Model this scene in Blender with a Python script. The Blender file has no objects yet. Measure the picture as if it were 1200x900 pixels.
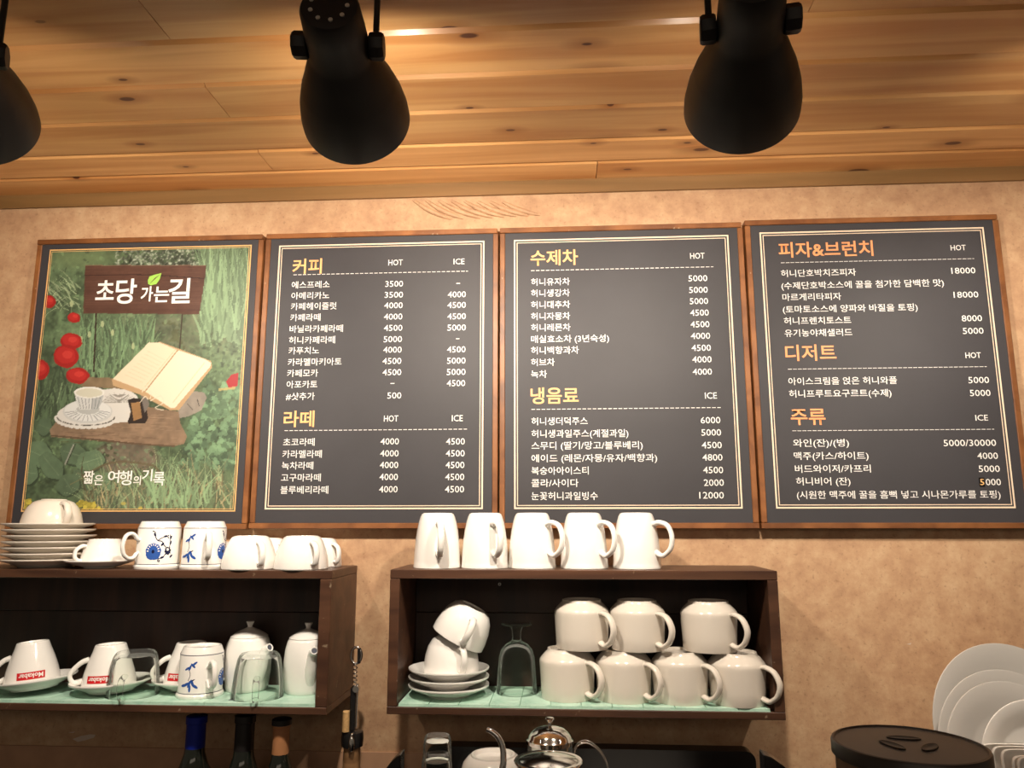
import bpy, bmesh, math, random
import numpy as np
from mathutils import Vector, Matrix
PI = math.pi
S = bpy.context.scene
COL = S.collection
random.seed(7)

# ---------------------------------------------------------------- camera
ZC = 1.70                                   # eye height above the floor
YAW, PITCH, ROLL, F = -0.065015, 0.177853, -0.000552, 900.0   # F for a 1200 px wide frame
def _basis():
    cy, sy, cp, sp = math.cos(YAW), math.sin(YAW), math.cos(PITCH), math.sin(PITCH)
    f = np.array([sy*cp, cy*cp, sp]); r = np.array([cy, -sy, 0.0]); u = np.cross(r, f)
    c, s = math.cos(ROLL), math.sin(ROLL)
    return c*r+s*u, -s*r+c*u, f
CR, CU, CF = _basis()
cam_d = bpy.data.cameras.new('camera'); cam = bpy.data.objects.new('camera', cam_d); COL.objects.link(cam)
cam_d.sensor_width = 36; cam_d.lens = F/1200*36; cam_d.clip_start = 0.02
M = Matrix(((CR[0], CU[0], -CF[0], 0), (CR[1], CU[1], -CF[1], 0), (CR[2], CU[2], -CF[2], ZC), (0, 0, 0, 1)))
cam.matrix_world = M
S.camera = cam
def ray(x, y): return CF*F + CR*(x-600) - CU*(y-450)
def at(x, y, Y):                            # measured point -> world point on the upright plane at distance Y
    d = ray(x, y); p = d*(Y/d[1]); return Vector((p[0], p[1], p[2]+ZC))
def px(P):
    P = np.asarray(P, float) - np.array([0, 0, ZC]); d = P@CF
    return 600+F*(P@CR)/d, 450-F*(P@CU)/d

# ---------------------------------------------------------------- world, exposure
w = bpy.data.worlds.new('world'); S.world = w; w.use_nodes = True
w.node_tree.nodes['Background'].inputs[0].default_value = (1.0, 0.80, 0.60, 1)
w.node_tree.nodes['Background'].inputs[1].default_value = 0.12
S.view_settings.view_transform = 'Standard'; S.view_settings.look = 'None'
S.view_settings.gamma = 1; S.view_settings.use_curve_mapping = False
S.view_settings.exposure = 0.0
SPILL = 2.8
LAMP_W, LAMP_COL = 21.0, (1.0, 0.87, 0.72)
# added fill light behind the camera, standing in for the room's ambient light
def area(name, loc, size, power, col, rot):
    l = bpy.data.lights.new(name, 'AREA'); l.shape = 'RECTANGLE'; l.size, l.size_y = size; l.energy = power; l.color = col
    o = bpy.data.objects.new(name, l); COL.objects.link(o); o.location = loc; o.rotation_euler = rot
area('room_fill_light', (0.1, -1.3, 2.28), (2.4, 0.7), 9.0, (1.0, 0.84, 0.66), (math.radians(28), 0, 0))

# ---------------------------------------------------------------- helpers
def s2l(c):
    c = np.asarray(c, float)/255.0
    return np.where(c <= 0.04045, c/12.92, ((c+0.055)/1.055)**2.4)
def rgb(*c): return tuple(s2l(c))+(1,)
class NT:
    def __init__(s, name):
        s.m = bpy.data.materials.new(name); s.m.use_nodes = True; s.t = s.m.node_tree; s.b = s.t.nodes['Principled BSDF']
    def n(s, t, **k):
        q = s.t.nodes.new(t)
        for a, v in k.items():
            if hasattr(q, a): setattr(q, a, v)
            else: q.inputs[a.replace('_', ' ')].default_value = v
        return q
    def l(s, a, b): s.t.links.new(a, b)
def set_in(b, **k):
    for a, v in k.items(): b.inputs[a.replace('_', ' ')].default_value = v
def plain(name, col, rough=0.5, metal=0, spec=0.5, coat=0, trans=0, ior=1.45, noise=0.0, scale=40, bump=0, emit=None):
    t = NT(name); set_in(t.b, Base_Color=col, Roughness=rough, Metallic=metal, Coat_Weight=coat, Transmission_Weight=trans, IOR=ior)
    t.b.inputs['Specular IOR Level'].default_value = spec
    if coat: t.b.inputs['Coat Roughness'].default_value = 0.06
    if noise or bump:
        tc = t.n('ShaderNodeTexCoord'); nz = t.n('ShaderNodeTexNoise', Scale=scale, Detail=4.0); t.l(tc.outputs['Object'], nz.inputs['Vector'])
        if noise:
            r = t.n('ShaderNodeMapRange'); r.inputs['From Min'].default_value = .3; r.inputs['From Max'].default_value = .7
            r.inputs['To Min'].default_value = 1-noise; r.inputs['To Max'].default_value = 1+noise*.6
            t.l(nz.outputs['Fac'], r.inputs['Value'])
            mx = t.n('ShaderNodeVectorMath', operation='SCALE'); mx.inputs[0].default_value = col[:3]; t.l(r.outputs[0], mx.inputs['Scale'])
            t.l(mx.outputs[0], t.b.inputs['Base Color'])
        if bump:
            bp = t.n('ShaderNodeBump', Strength=bump, Distance=0.001); t.l(nz.outputs['Fac'], bp.inputs['Height']); t.l(bp.outputs[0], t.b.inputs['Normal'])
    if emit:
        t.b.inputs['Emission Color'].default_value = emit[0]; t.b.inputs['Emission Strength'].default_value = emit[1]
    return t.m
def wood(name, dark, light, rough=0.4, stretch=(1.2, 22, 22), knots=False, coat=0.0, wear=0.0, bump=0.15):
    t = NT(name)
    tc = t.n('ShaderNodeTexCoord'); oi = t.n('ShaderNodeObjectInfo')
    off = t.n('ShaderNodeVectorMath', operation='ADD'); sc = t.n('ShaderNodeVectorMath', operation='SCALE'); sc.inputs[0].default_value = (37, 11, 5)
    t.l(oi.outputs['Random'], sc.inputs['Scale']); t.l(tc.outputs['Object'], off.inputs[0]); t.l(sc.outputs[0], off.inputs[1])
    mp = t.n('ShaderNodeMapping'); mp.inputs['Scale'].default_value = stretch; t.l(off.outputs[0], mp.inputs['Vector'])
    nz = t.n('ShaderNodeTexNoise', Scale=2.0, Detail=7.0, Distortion=0.7); t.l(mp.outputs[0], nz.inputs['Vector'])
    cr = t.n('ShaderNodeValToRGB'); cr.color_ramp.elements[0].position = .34; cr.color_ramp.elements[0].color = dark
    cr.color_ramp.elements[1].position = .66; cr.color_ramp.elements[1].color = light
    t.l(nz.outputs['Fac'], cr.inputs[0]); cur = cr.outputs[0]
    def mix(fac, col, prev, blend='MIX'):
        m = t.n('ShaderNodeMix', data_type='RGBA', blend_type=blend); t.l(fac, m.inputs[0]); t.l(prev, m.inputs[6]); m.inputs[7].default_value = col; return m.outputs[2]
    def ramp(src, a, b, ca, cb):
        r = t.n('ShaderNodeMapRange', clamp=True); t.l(src, r.inputs['Value'])
        for k, v in zip(('From Min', 'From Max', 'To Min', 'To Max'), (a, b, ca, cb)): r.inputs[k].default_value = v
        return r.outputs[0]
    # board to board tone
    hv = t.n('ShaderNodeHueSaturation'); t.l(cur, hv.inputs['Color']); t.l(ramp(oi.outputs['Random'], 0, 1, .84, 1.14), hv.inputs['Value']); cur = hv.outputs[0]
    if knots:
        mk = t.n('ShaderNodeMapping'); mk.inputs['Scale'].default_value = (4.6, 10.5, 6); t.l(off.outputs[0], mk.inputs['Vector'])
        nk = t.n('ShaderNodeTexNoise', Scale=9.0, Detail=2.0); t.l(off.outputs[0], nk.inputs['Vector'])
        vo = t.n('ShaderNodeTexVoronoi', feature='F1', voronoi_dimensions='2D', Scale=1.0, Randomness=1.0); t.l(mk.outputs[0], vo.inputs['Vector'])
        cs = t.n('ShaderNodeSeparateColor'); t.l(vo.outputs['Color'], cs.inputs[0])
        vs_ = t.n('ShaderNodeMath', operation='MULTIPLY'); t.l(vo.outputs['Distance'], vs_.inputs[0]); t.l(ramp(cs.outputs[1], 0, 1, .85, 2.4), vs_.inputs[1])
        ad = t.n('ShaderNodeMath', operation='MULTIPLY_ADD'); t.l(nk.outputs['Fac'], ad.inputs[0]); ad.inputs[1].default_value = .10; t.l(vs_.outputs[0], ad.inputs[2])
        # only some cells carry a knot
        has = ramp(cs.outputs[0], .50, .51, 0, 1)
        halo = t.n('ShaderNodeMath', operation='MULTIPLY'); t.l(ramp(ad.outputs[0], .13, .34, .55, 0), halo.inputs[0]); t.l(has, halo.inputs[1])
        cur = mix(halo.outputs[0], rgb(150, 88, 38), cur)
        core = t.n('ShaderNodeMath', operation='MULTIPLY'); t.l(ramp(ad.outputs[0], .10, .125, .93, 0), core.inputs[0]); t.l(has, core.inputs[1])
        cur = mix(core.outputs[0], rgb(82, 38, 18), cur)
    if wear:
        nw = t.n('ShaderNodeTexNoise', Scale=95.0, Detail=3.0); t.l(tc.outputs['Object'], nw.inputs['Vector'])
        cur = mix(ramp(nw.outputs['Fac'], .70, .76, 0, wear), rgb(200, 180, 150), cur)
    t.l(cur, t.b.inputs['Base Color']); set_in(t.b, Roughness=rough, Coat_Weight=coat); t.b.inputs['Coat Roughness'].default_value = .2
    bp = t.n('ShaderNodeBump', Strength=bump, Distance=0.002); t.l(nz.outputs['Fac'], bp.inputs['Height']); t.l(bp.outputs[0], t.b.inputs['Normal'])
    return t.m
def wallpaper():
    t = NT('mottled_paper'); tc = t.n('ShaderNodeTexCoord')
    n1 = t.n('ShaderNodeTexNoise', Scale=5.0, Detail=6.0, Roughness=.65); n2 = t.n('ShaderNodeTexNoise', Scale=38.0, Detail=5.0, Roughness=.7)
    n3 = t.n('ShaderNodeTexNoise', Scale=160.0, Detail=3.0)
    for n in (n1, n2, n3): t.l(tc.outputs['Object'], n.inputs['Vector'])
    cr = t.n('ShaderNodeValToRGB'); e = cr.color_ramp.elements; e[0].position = .33; e[0].color = rgb(168, 129, 98); e[1].position = .68; e[1].color = rgb(206, 174, 138)
    m = e = cr.color_ramp.elements.new(.5); m.color = rgb(189, 152, 117)
    a = t.n('ShaderNodeMath', operation='MULTIPLY_ADD'); t.l(n2.outputs['Fac'], a.inputs[0]); a.inputs[1].default_value = .60
    b = t.n('ShaderNodeMath', operation='MULTIPLY'); t.l(n1.outputs['Fac'], b.inputs[0]); b.inputs[1].default_value = .40; t.l(b.outputs[0], a.inputs[2])
    t.l(a.outputs[0], cr.inputs[0])
    r = t.n('ShaderNodeMapRange', clamp=True); t.l(n3.outputs['Fac'], r.inputs['Value'])
    for k, v in zip(('From Min', 'From Max', 'To Min', 'To Max'), (.30, .40, .35, 0)): r.inputs[k].default_value = v
    mx = t.n('ShaderNodeMix', data_type='RGBA'); t.l(r.outputs[0], mx.inputs[0]); t.l(cr.outputs[0], mx.inputs[6]); mx.inputs[7].default_value = rgb(120, 84, 56)
    t.l(mx.outputs[2], t.b.inputs['Base Color']); set_in(t.b, Roughness=.62)
    bp = t.n('ShaderNodeBump', Strength=.35, Distance=0.002); t.l(n2.outputs['Fac'], bp.inputs['Height']); t.l(bp.outputs[0], t.b.inputs['Normal'])
    return t.m
MT = dict(
    pine=wood('varnished_pine', rgb(202, 140, 80), rgb(228, 176, 114), rough=.42, stretch=(.9, 16, 16), knots=True, coat=.25, bump=.08),
    mould=wood('painted_moulding', rgb(118, 88, 50), rgb(136, 102, 62), rough=.5),
    frame=wood('oiled_frame_wood', rgb(108, 64, 32), rgb(146, 94, 52), rough=.45, stretch=(9, 9, 9), wear=.55),
    walnut=wood('dark_stained_wood', rgb(62, 38, 26), rgb(88, 58, 40), rough=.42, stretch=(2, 18, 18), wear=.35),
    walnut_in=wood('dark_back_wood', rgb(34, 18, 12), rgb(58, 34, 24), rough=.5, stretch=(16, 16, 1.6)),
    paper=wallpaper(),
    lower=plain('smooth_lower_panel', rgb(186, 146, 116), .45, noise=.12, scale=30),
    slate=plain('charcoal_print', (.040, .038, .043, 1), .56, noise=.10, scale=9),
    line=plain('cream_line_print', rgb(240, 216, 190), .5), gold=plain('gold_line_print', rgb(226, 178, 116), .5),
    white_print=plain('white_print', rgb(236, 234, 230), .5),
    head_cream=plain('amber_heading_print', rgb(246, 184, 122), .5), head_orange=plain('orange_heading_print', rgb(240, 158, 104), .5),
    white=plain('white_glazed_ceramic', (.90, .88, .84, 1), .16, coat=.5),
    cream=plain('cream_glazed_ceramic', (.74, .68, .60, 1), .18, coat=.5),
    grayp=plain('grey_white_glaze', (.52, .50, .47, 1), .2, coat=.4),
    blue=plain('cobalt_glaze', rgb(52, 92, 170), .25), navy=plain('navy_glaze', rgb(24, 30, 66), .25), band=plain('grey_band_glaze', rgb(80, 84, 96), .3),
    red=plain('red_label', rgb(196, 26, 32), .35),
    darkglass=plain('dark_green_glass', (.010, .012, .009, 1), .08, coat=.3),
    bluefoil=plain('blue_foil', rgb(20, 40, 150), .35, metal=.3), blackfoil=plain('black_foil', (.012, .010, .010, 1), .35), tanfoil=plain('tan_foil', rgb(176, 122, 82), .45),
    steel=plain('polished_steel', (.75, .74, .72, 1), .12, metal=1), blackm=plain('matt_black_metal', (.010, .009, .009, 1), .5), blackg=plain('glossy_black_plastic', (.012, .011, .011, 1), .25),
    lid=plain('dark_brown_plastic', (.030, .024, .020, 1), .38), cork=plain('cork', rgb(206, 166, 112), .8, noise=.25, scale=300),
    peg=wood('pale_wood', rgb(120, 88, 58), rgb(160, 122, 84)), bin=plain('clear_brown_plastic', rgb(130, 105, 84), .25),
    counter=plain('dark_counter_stone', (.05, .04, .035, 1), .3, noise=.2), floor=plain('floor_tiles', rgb(120, 92, 70), .5, noise=.1, scale=6),
    glow=plain('lamp_bulb', (1, 1, 1, 1), .5, emit=((1, .83, .62, 1), 6.0)),
    crack=plain('seam_shadow_gap', (.02, .012, .008, 1), .9), tan=plain('rattan_wire', rgb(180, 176, 166), .4),
)
def thin_glass(name, tint=.975):            # clear wall: straight-through light plus a Fresnel sheen
    t = NT(name); tr = t.n('ShaderNodeBsdfTransparent'); tr.inputs[0].default_value = (tint*.985, tint, tint*.985, 1)
    gl = t.n('ShaderNodeBsdfGlossy', Roughness=.03); lw = t.n('ShaderNodeLayerWeight'); lw.inputs['Blend'].default_value = .14
    df = t.n('ShaderNodeBsdfDiffuse'); df.inputs[0].default_value = (.8, .82, .8, 1); g2 = t.n('ShaderNodeMixShader'); g2.inputs[0].default_value = .2; t.l(gl.outputs[0], g2.inputs[1]); t.l(df.outputs[0], g2.inputs[2])
    mx = t.n('ShaderNodeMixShader'); t.l(lw.outputs['Fresnel'], mx.inputs[0]); t.l(tr.outputs[0], mx.inputs[1]); t.l(g2.outputs[0], mx.inputs[2])
    t.l(mx.outputs[0], t.t.nodes['Material Output'].inputs['Surface']); t.t.nodes.remove(t.b); return t.m
MT['glass'] = thin_glass('clear_glass')
def mint(name, base, dark, scale):
    t = NT(name); tc = t.n('ShaderNodeTexCoord'); nz = t.n('ShaderNodeTexNoise', Scale=scale, Detail=6.0, Roughness=.7); t.l(tc.outputs['Object'], nz.inputs['Vector'])
    oi = t.n('ShaderNodeObjectInfo')
    cr = t.n('ShaderNodeValToRGB'); cr.color_ramp.elements[0].position = .30; cr.color_ramp.elements[0].color = dark; cr.color_ramp.elements[1].position = .52; cr.color_ramp.elements[1].color = base
    t.l(nz.outputs['Fac'], cr.inputs[0]); t.l(cr.outputs[0], t.b.inputs['Base Color']); set_in(t.b, Roughness=.35); return t.m
MT['mint'] = mint('mint_green_glaze', rgb(192, 226, 208), rgb(152, 198, 178), 26)

def link(name, me, mat, parent=None, loc=None, rot=None):
    o = bpy.data.objects.new(name, me); COL.objects.link(o)
    if mat is not None and not me.materials: me.materials.append(mat)
    if parent is not None: o.parent = parent
    if loc is not None: o.location = loc
    if rot is not None: o.rotation_euler = rot
    return o
def tag(o, label, cat, group=None, kind=None):
    o['label'] = label
    o['category'] = cat
    if group: o['group'] = group
    if kind: o['kind'] = kind
    return o
def thing(name, label, cat, loc=(0, 0, 0), rot=(0, 0, 0), group=None):
    o = bpy.data.objects.new(name, None); COL.objects.link(o); o.location = loc; o.rotation_euler = rot; o.empty_display_size = .03
    return tag(o, label, cat, group)
def mesh(name, V, Fc, smooth=False):
    me = bpy.data.meshes.new(name); me.from_pydata([tuple(v) for v in V], [], Fc)
    if smooth: me.polygons.foreach_set('use_smooth', [True]*len(me.polygons))
    me.validate(); me.update(); return me
def fixn(me, smooth=True, ang=40):
    bm = bmesh.new(); bm.from_mesh(me); bmesh.ops.remove_doubles(bm, verts=bm.verts, dist=1e-7)
    bmesh.ops.recalc_face_normals(bm, faces=bm.faces)
    for e in bm.edges:
        if len(e.link_faces) == 2 and e.calc_face_angle(0) > math.radians(ang): e.smooth = False
    for f in bm.faces: f.smooth = smooth
    bm.to_mesh(me); bm.free(); return me
def box(x0, x1, y0, y1, z0, z1, bev=0.0, seg=1):
    bm = bmesh.new(); bmesh.ops.create_cube(bm, size=1)
    for v in bm.verts:
        v.co = Vector((x0+(v.co.x+.5)*(x1-x0), y0+(v.co.y+.5)*(y1-y0), z0+(v.co.z+.5)*(z1-z0)))
    if bev: bmesh.ops.bevel(bm, geom=list(bm.edges), offset=bev, segments=seg, affect='EDGES')
    me = bpy.data.meshes.new('box'); bm.to_mesh(me); bm.free(); return me
def lathe(prof, n=48, closed=False, ang=35):
    V = []; Fc = []
    m = len(prof)
    for r, z in prof:
        for k in range(n):
            a = 2*PI*k/n; V.append((r*math.cos(a), r*math.sin(a), z))
    for i in range(m if closed else m-1):
        j = (i+1) % m
        for k in range(n):
            l = (k+1) % n; Fc.append((i*n+k, i*n+l, j*n+l, j*n+k))
    me = mesh('lathe', V, Fc)
    bm = bmesh.new(); bm.from_mesh(me); bmesh.ops.remove_doubles(bm, verts=bm.verts, dist=1e-6)
    bmesh.ops.dissolve_degenerate(bm, edges=bm.edges, dist=1e-7)
    bm.to_mesh(me); bm.free()
    return fixn(me, True, ang)
def spline(pts, n=8):
    P = [Vector(p) for p in pts]; P = [P[0]*2-P[1]]+P+[P[-1]*2-P[-2]]; out = []
    for i in range(1, len(P)-2):
        for k in range(n):
            t = k/n; a, b, c, d = P[i-1:i+3]
            out.append(.5*((2*b)+(c-a)*t+(2*a-5*b+4*c-d)*t*t+(-a+3*b-3*c+d)*t**3))
    out.append(P[-2]); return out
def sweep(pts, ra, rb, n=12, up=(0, 1, 0), caps=True, taper=None):
    """tube along pts: ra along 'up', rb across"""
    V = []; Fc = []; m = len(pts); U = Vector(up)
    for i, p in enumerate(pts):
        t = (pts[min(i+1, m-1)]-pts[max(i-1, 0)]).normalized(); s = t.cross(U)
        if s.length < 1e-4: s = t.cross(Vector((1, 0, 0)))
        s.normalize(); u = s.cross(t); q = taper(i/(m-1)) if taper else 1
        for k in range(n):
            a = 2*PI*k/n; V.append(p+u*(ra*q*math.cos(a))+s*(rb*q*math.sin(a)))
    for i in range(m-1):
        for k in range(n):
            l = (k+1) % n; Fc.append((i*n+k, i*n+l, (i+1)*n+l, (i+1)*n+k))
    if caps: Fc += [tuple(range(n)), tuple(range((m-1)*n, m*n))]
    return fixn(mesh('tube', V, Fc), True, 60)
def join(*ms):
    V = []; Fc = []; Sm = []
    for me in ms:
        o = len(V); V += [tuple(v.co) for v in me.vertices]
        for p in me.polygons: Fc.append(tuple(o+i for i in p.vertices)); Sm.append(p.use_smooth)
    r = mesh('join', V, Fc); r.polygons.foreach_set('use_smooth', Sm); return r
def xform(me, mat): me.transform(mat); return me

# ---------------------------------------------------------------- the setting
YW = 1.35; ZCEIL = ZC+.628
def struct(name, me, mat, parent=None):
    o = link(name, me, mat, parent)
    if parent is None: o['kind'] = 'structure'
    return o
wall = struct('wall_back', box(-2.6, 2.4, YW, YW+.12, 0, ZCEIL+.1), MT['paper'])
ceil = struct('ceiling', box(-2.6, 2.4, -2.6, YW+.12, ZCEIL+.016, ZCEIL+.06), MT['crack'])
struct('floor', box(-2.6, 2.4, -2.6, YW, -.05, 0), MT['floor'])
zt = at(600, 884, YW).z
struct('trim_2', box(-2.6, at(872, 884, YW).x, YW-.003, YW, 1.1, zt), MT['lower'])
struct('trim_1', box(-2.6, 2.4, YW-.006, YW, ZC+.602, ZCEIL+.016), MT['mould'])
def plank(x0, x1, y0, y1):
    """board with bevelled lower edges, face looking down"""
    b = .006; z0, z1 = 0, .016; L, W = (x1-x0)/2, (y1-y0)/2; g = .0006
    sec = [(-W+g, z1), (-W+g, b*.9), (-W+b, z0), (W-b, z0), (W-g, b*.9), (W-g, z1)]
    V = [(s*(L-g), a, c) for s in (-1, 1) for a, c in sec]; n = 6
    Fc = [(i, (i+1) % n, n+(i+1) % n, n+i) for i in range(n)]+[tuple(range(n)), tuple(range(2*n-1, n-1, -1))]
    me = fixn(mesh('plank', V, Fc), False)
    o = link('plank', me, MT['pine'], ceil, ((x0+x1)/2, (y0+y1)/2, ZCEIL)); return o
yb = [1.362, 1.278, 1.197, 1.092, .995, .893]
while yb[-1] > -2.5: yb.append(yb[-1]-.1)
def seamx(x, y): # where a measured ceiling point lies
    d = ray(x, y); return d[0]*.628/d[2]
seams = {0: [seamx(698, 214)], 1: [seamx(312, 190)], 2: [], 3: [seamx(252, 116), seamx(1400, 100)], 4: [], 5: [seamx(180, 22), seamx(950, 8)]}
rr = random.Random(3)
for i in range(len(yb)-1):
    xs = seams.get(i, [rr.uniform(-1.6, 1.4), ])
    xs = [-2.55]+sorted(xs)+[2.35]
    for a, b in zip(xs, xs[1:]): plank(a, b, yb[i+1], yb[i])
# creases in the paper just under the moulding
for k in range(8):
    a = at(484+k*15, 234.5+.3*k, YW); b = at(535+k*14-(6 if k < 2 else 0), 257-.7*k, YW)
    pts = spline([a, a.lerp(b, .35)+Vector((0, 0, -.004)), a.lerp(b, .7)+Vector((0, 0, -.003)), b], 5)
    cr = sweep(pts,   .0045, .0040, 8, up=(0, 1, 0), taper=lambda t: .25+1.0*math.sin(PI*min(1, .12+t*.83)))
    link('paper_crease', cr, MT['paper'], wall)

# torn and scuffed spots in the paper
MT['scuff'] = plain('torn_paper', rgb(206, 190, 176), .6)
for pts in (((85, 866), (95, 862.5), (106, 860.5), (112, 861), (110, 864.5), (100, 867.5), (91, 869.5)), ((80, 858.5), (88, 857.2), (86, 858.8)), ((1062, 755), (1068, 753.4), (1067, 755.4)), ((78, 875), (84, 874.5), (86, 877), (80, 878.5))):
    V = [at(x, y, YW-.0004) for x, y in pts]; link('scuff_mark', mesh('scuff', V, [tuple(range(len(V)))]), MT['scuff'], wall)

# ---------------------------------------------------------------- spot lamps on the ceiling
def ax_local(fwd, down, deg):               # beam turned from the shade's axis towards the floor
    d = (down-fwd*down.dot(fwd)).normalized(); a = math.radians(deg); return (fwd*math.cos(a)+d*math.sin(a)).to_track_quat('-Z', 'Y')
def make_lamp(rim, cap, width_px, label, side, beam=1.0, spill=1.0):
    depth = F*.12/width_px
    C = ray(*rim); C = C*(depth/F); C = Vector((C[0], C[1], C[2]+ZC))
    d = Vector(ray(*cap)).normalized(); O = Vector((0, 0, ZC)); L = .166
    oc = O-C; bq = d.dot(oc); disc = bq*bq-(oc.dot(oc)-L*L)
    tt = -bq-math.sqrt(max(0, disc)); K = O+d*tt
    ax = (C-K).normalized(); LL = (C-K).length
    t = thing('spot_lamp', label, 'lamp', K, (0, 0, 0), 'black cone spot lamps under the ceiling')
    rot = ax.to_track_quat('Z', 'Y').to_matrix().to_4x4()
    # side axis horizontal
    sx = Vector((ax.y, -ax.x, 0)).normalized(); up = sx.cross(ax)*-1
    up = ax.cross(sx); R = Matrix((sx, up, ax)).transposed().to_4x4()
    t.matrix_world = Matrix.Translation(K) @ R
    k = LL/.18
    def P(l): return [(r, z*k) for r, z in l]
    outer = [(0, .001), (.018, .0), (.0265, .002), (.0285, .006), (.0300, .030), (.0312, .066), (.0335, .072), (.0420, .096), (.0428, .099), (.0500, .118), (.0508, .121), (.0565, .142), (.0600, .164), (.0606, .180)]
    inner = [(.0592, .180), (.0585, .164), (.055, .143), (.041, .099), (.030, .070), (.028, .01), (0, .008)]
    link('lamp_shade', lathe(P(outer+inner), 56), MT['blackm'], t)
    # ring of vent holes on the back cap: paler discs set in
    for q in range(9):
        a = 2*PI*q/9; h = lathe([(0, -.0006), (.0022, -.0006), (.0022, .003)], 10); h.transform(Matrix.Translation((.0175*math.cos(a), .0175*math.sin(a), -.0002)))
        link('vent_hole', h, MT['tan'], t)
    for s in (-1, 1):
        kn = xform(lathe([(0, 0), (.0125, 0), (.0135, .002), (.0135, .012), (.012, .0145), (0, .015)], 8, ang=30), Matrix.Translation((s*.031, 0, .052)) @ Matrix.Rotation(s*PI/2, 4, 'Y'))
        link('knob', kn, MT['blackm'], t)
    # arm from one knob straight up to the ceiling plate
    Ri = (Matrix.Translation(K) @ R)
    kw = Ri @ Vector((side*.037, 0, .052)); top = Vector((kw.x, kw.y, ZCEIL-.002))
    inv = Ri.inverted()
    link('arm', sweep([inv @ kw, inv @ (kw.lerp(top, .5)), inv @ top], .0032, .0032, 10, up=(1, 0, 0)), MT['blackm'], t)
    cp = lathe([(0, 0), (.032, 0), (.034, -.004), (.03, -.014), (0, -.016)], 32); cp.transform(Matrix.Translation(top+Vector((0, 0, .002)))); cp.transform(inv)
    link('ceiling_plate', cp, MT['blackm'], t)
    link('bulb', lathe(P([(.0, .136), (.018, .135), (.027, .130), (.029, .124), (.020, .095), (.013, .07), (0, .065)]), 24), MT['glow'], t)
    l = bpy.data.lights.new('lamp_beam', 'SPOT'); l.energy = LAMP_W*beam; l.color = LAMP_COL; l.spot_size = math.radians(122); l.spot_blend = .8; l.shadow_soft_size = .016
    o = bpy.data.objects.new('lamp_beam', l); COL.objects.link(o); o.parent = t; o.location = (0, 0, .150*k); o.rotation_euler = (PI, 0, 0)
    dn = Ri.to_3x3().inverted() @ Vector((0, 0, -1)); o.rotation_euler = (ax_local(Vector((0, 0, 1)), dn, 16)).to_euler()
    l = bpy.data.lights.new('bulb_spill', 'POINT'); l.energy = SPILL*spill; l.color = LAMP_COL; l.shadow_soft_size = .02
    o = bpy.data.objects.new('bulb_spill', l); COL.objects.link(o); o.parent = t; o.location = (0, 0, .152*k)
    return t
make_lamp((418, 140), (385, 6), 123, 'black cone spot lamp on the ceiling above the second board, aimed to the right', 1, 1.0, 1.5)
make_lamp((869, 126), (884, -26), 131, 'black cone spot lamp on the ceiling above the third board, aimed to the left', -1, .95, .6)
make_lamp((-24, 143), (-68, 8), 123, 'black cone spot lamp cut off by the left edge of the photo', 1, .78, .5)
make_lamp((1330, 128), (1345, -24), 125, 'black cone spot lamp beyond the right edge, next in the row', -1, .62, .9)

# ---------------------------------------------------------------- menu boards
YF = 1.327; YP = 1.3305                     # front of the rails, front of the printed panel
BT, BB = ZC+.529, ZC-.011
RW = .0095
def text_mesh(body, offset=0.0, res=2):
    c = bpy.data.curves.new('t', 'FONT'); c.body = body; c.resolution_u = res; c.offset = offset
    o = bpy.data.objects.new('t', c); COL.objects.link(o)
    bpy.context.view_layer.update()
    me = bpy.data.meshes.new_from_object(o.evaluated_get(bpy.context.evaluated_depsgraph_get()))
    bpy.data.objects.remove(o); bpy.data.curves.remove(c)
    return me
_tc = {}
def text_at(body, xa, xb, zc, em, Y, off, res=2, ref=None):
    """flat lettering filling [xa, xb] on the board, centred on height zc"""
    me = text_mesh(body, off, res)
    co = np.empty(len(me.vertices)*3); me.vertices.foreach_get('co', co); co = co.reshape(-1, 3)
    x0, x1 = co[:, 0].min(), co[:, 0].max()
    hang = any('\uac00' <= ch <= '\ud7a3' for ch in body)
    ymid = .38 if hang else .35
    if body == '-': ymid = .27
    n = np.zeros_like(co)
    n[:, 0] = xa+(co[:, 0]-x0)/(x1-x0)*(xb-xa); n[:, 2] = zc+(co[:, 1]-ymid)*em; n[:, 1] = Y
    me.vertices.foreach_set('co', n.ravel()); me.update(); return me
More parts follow.
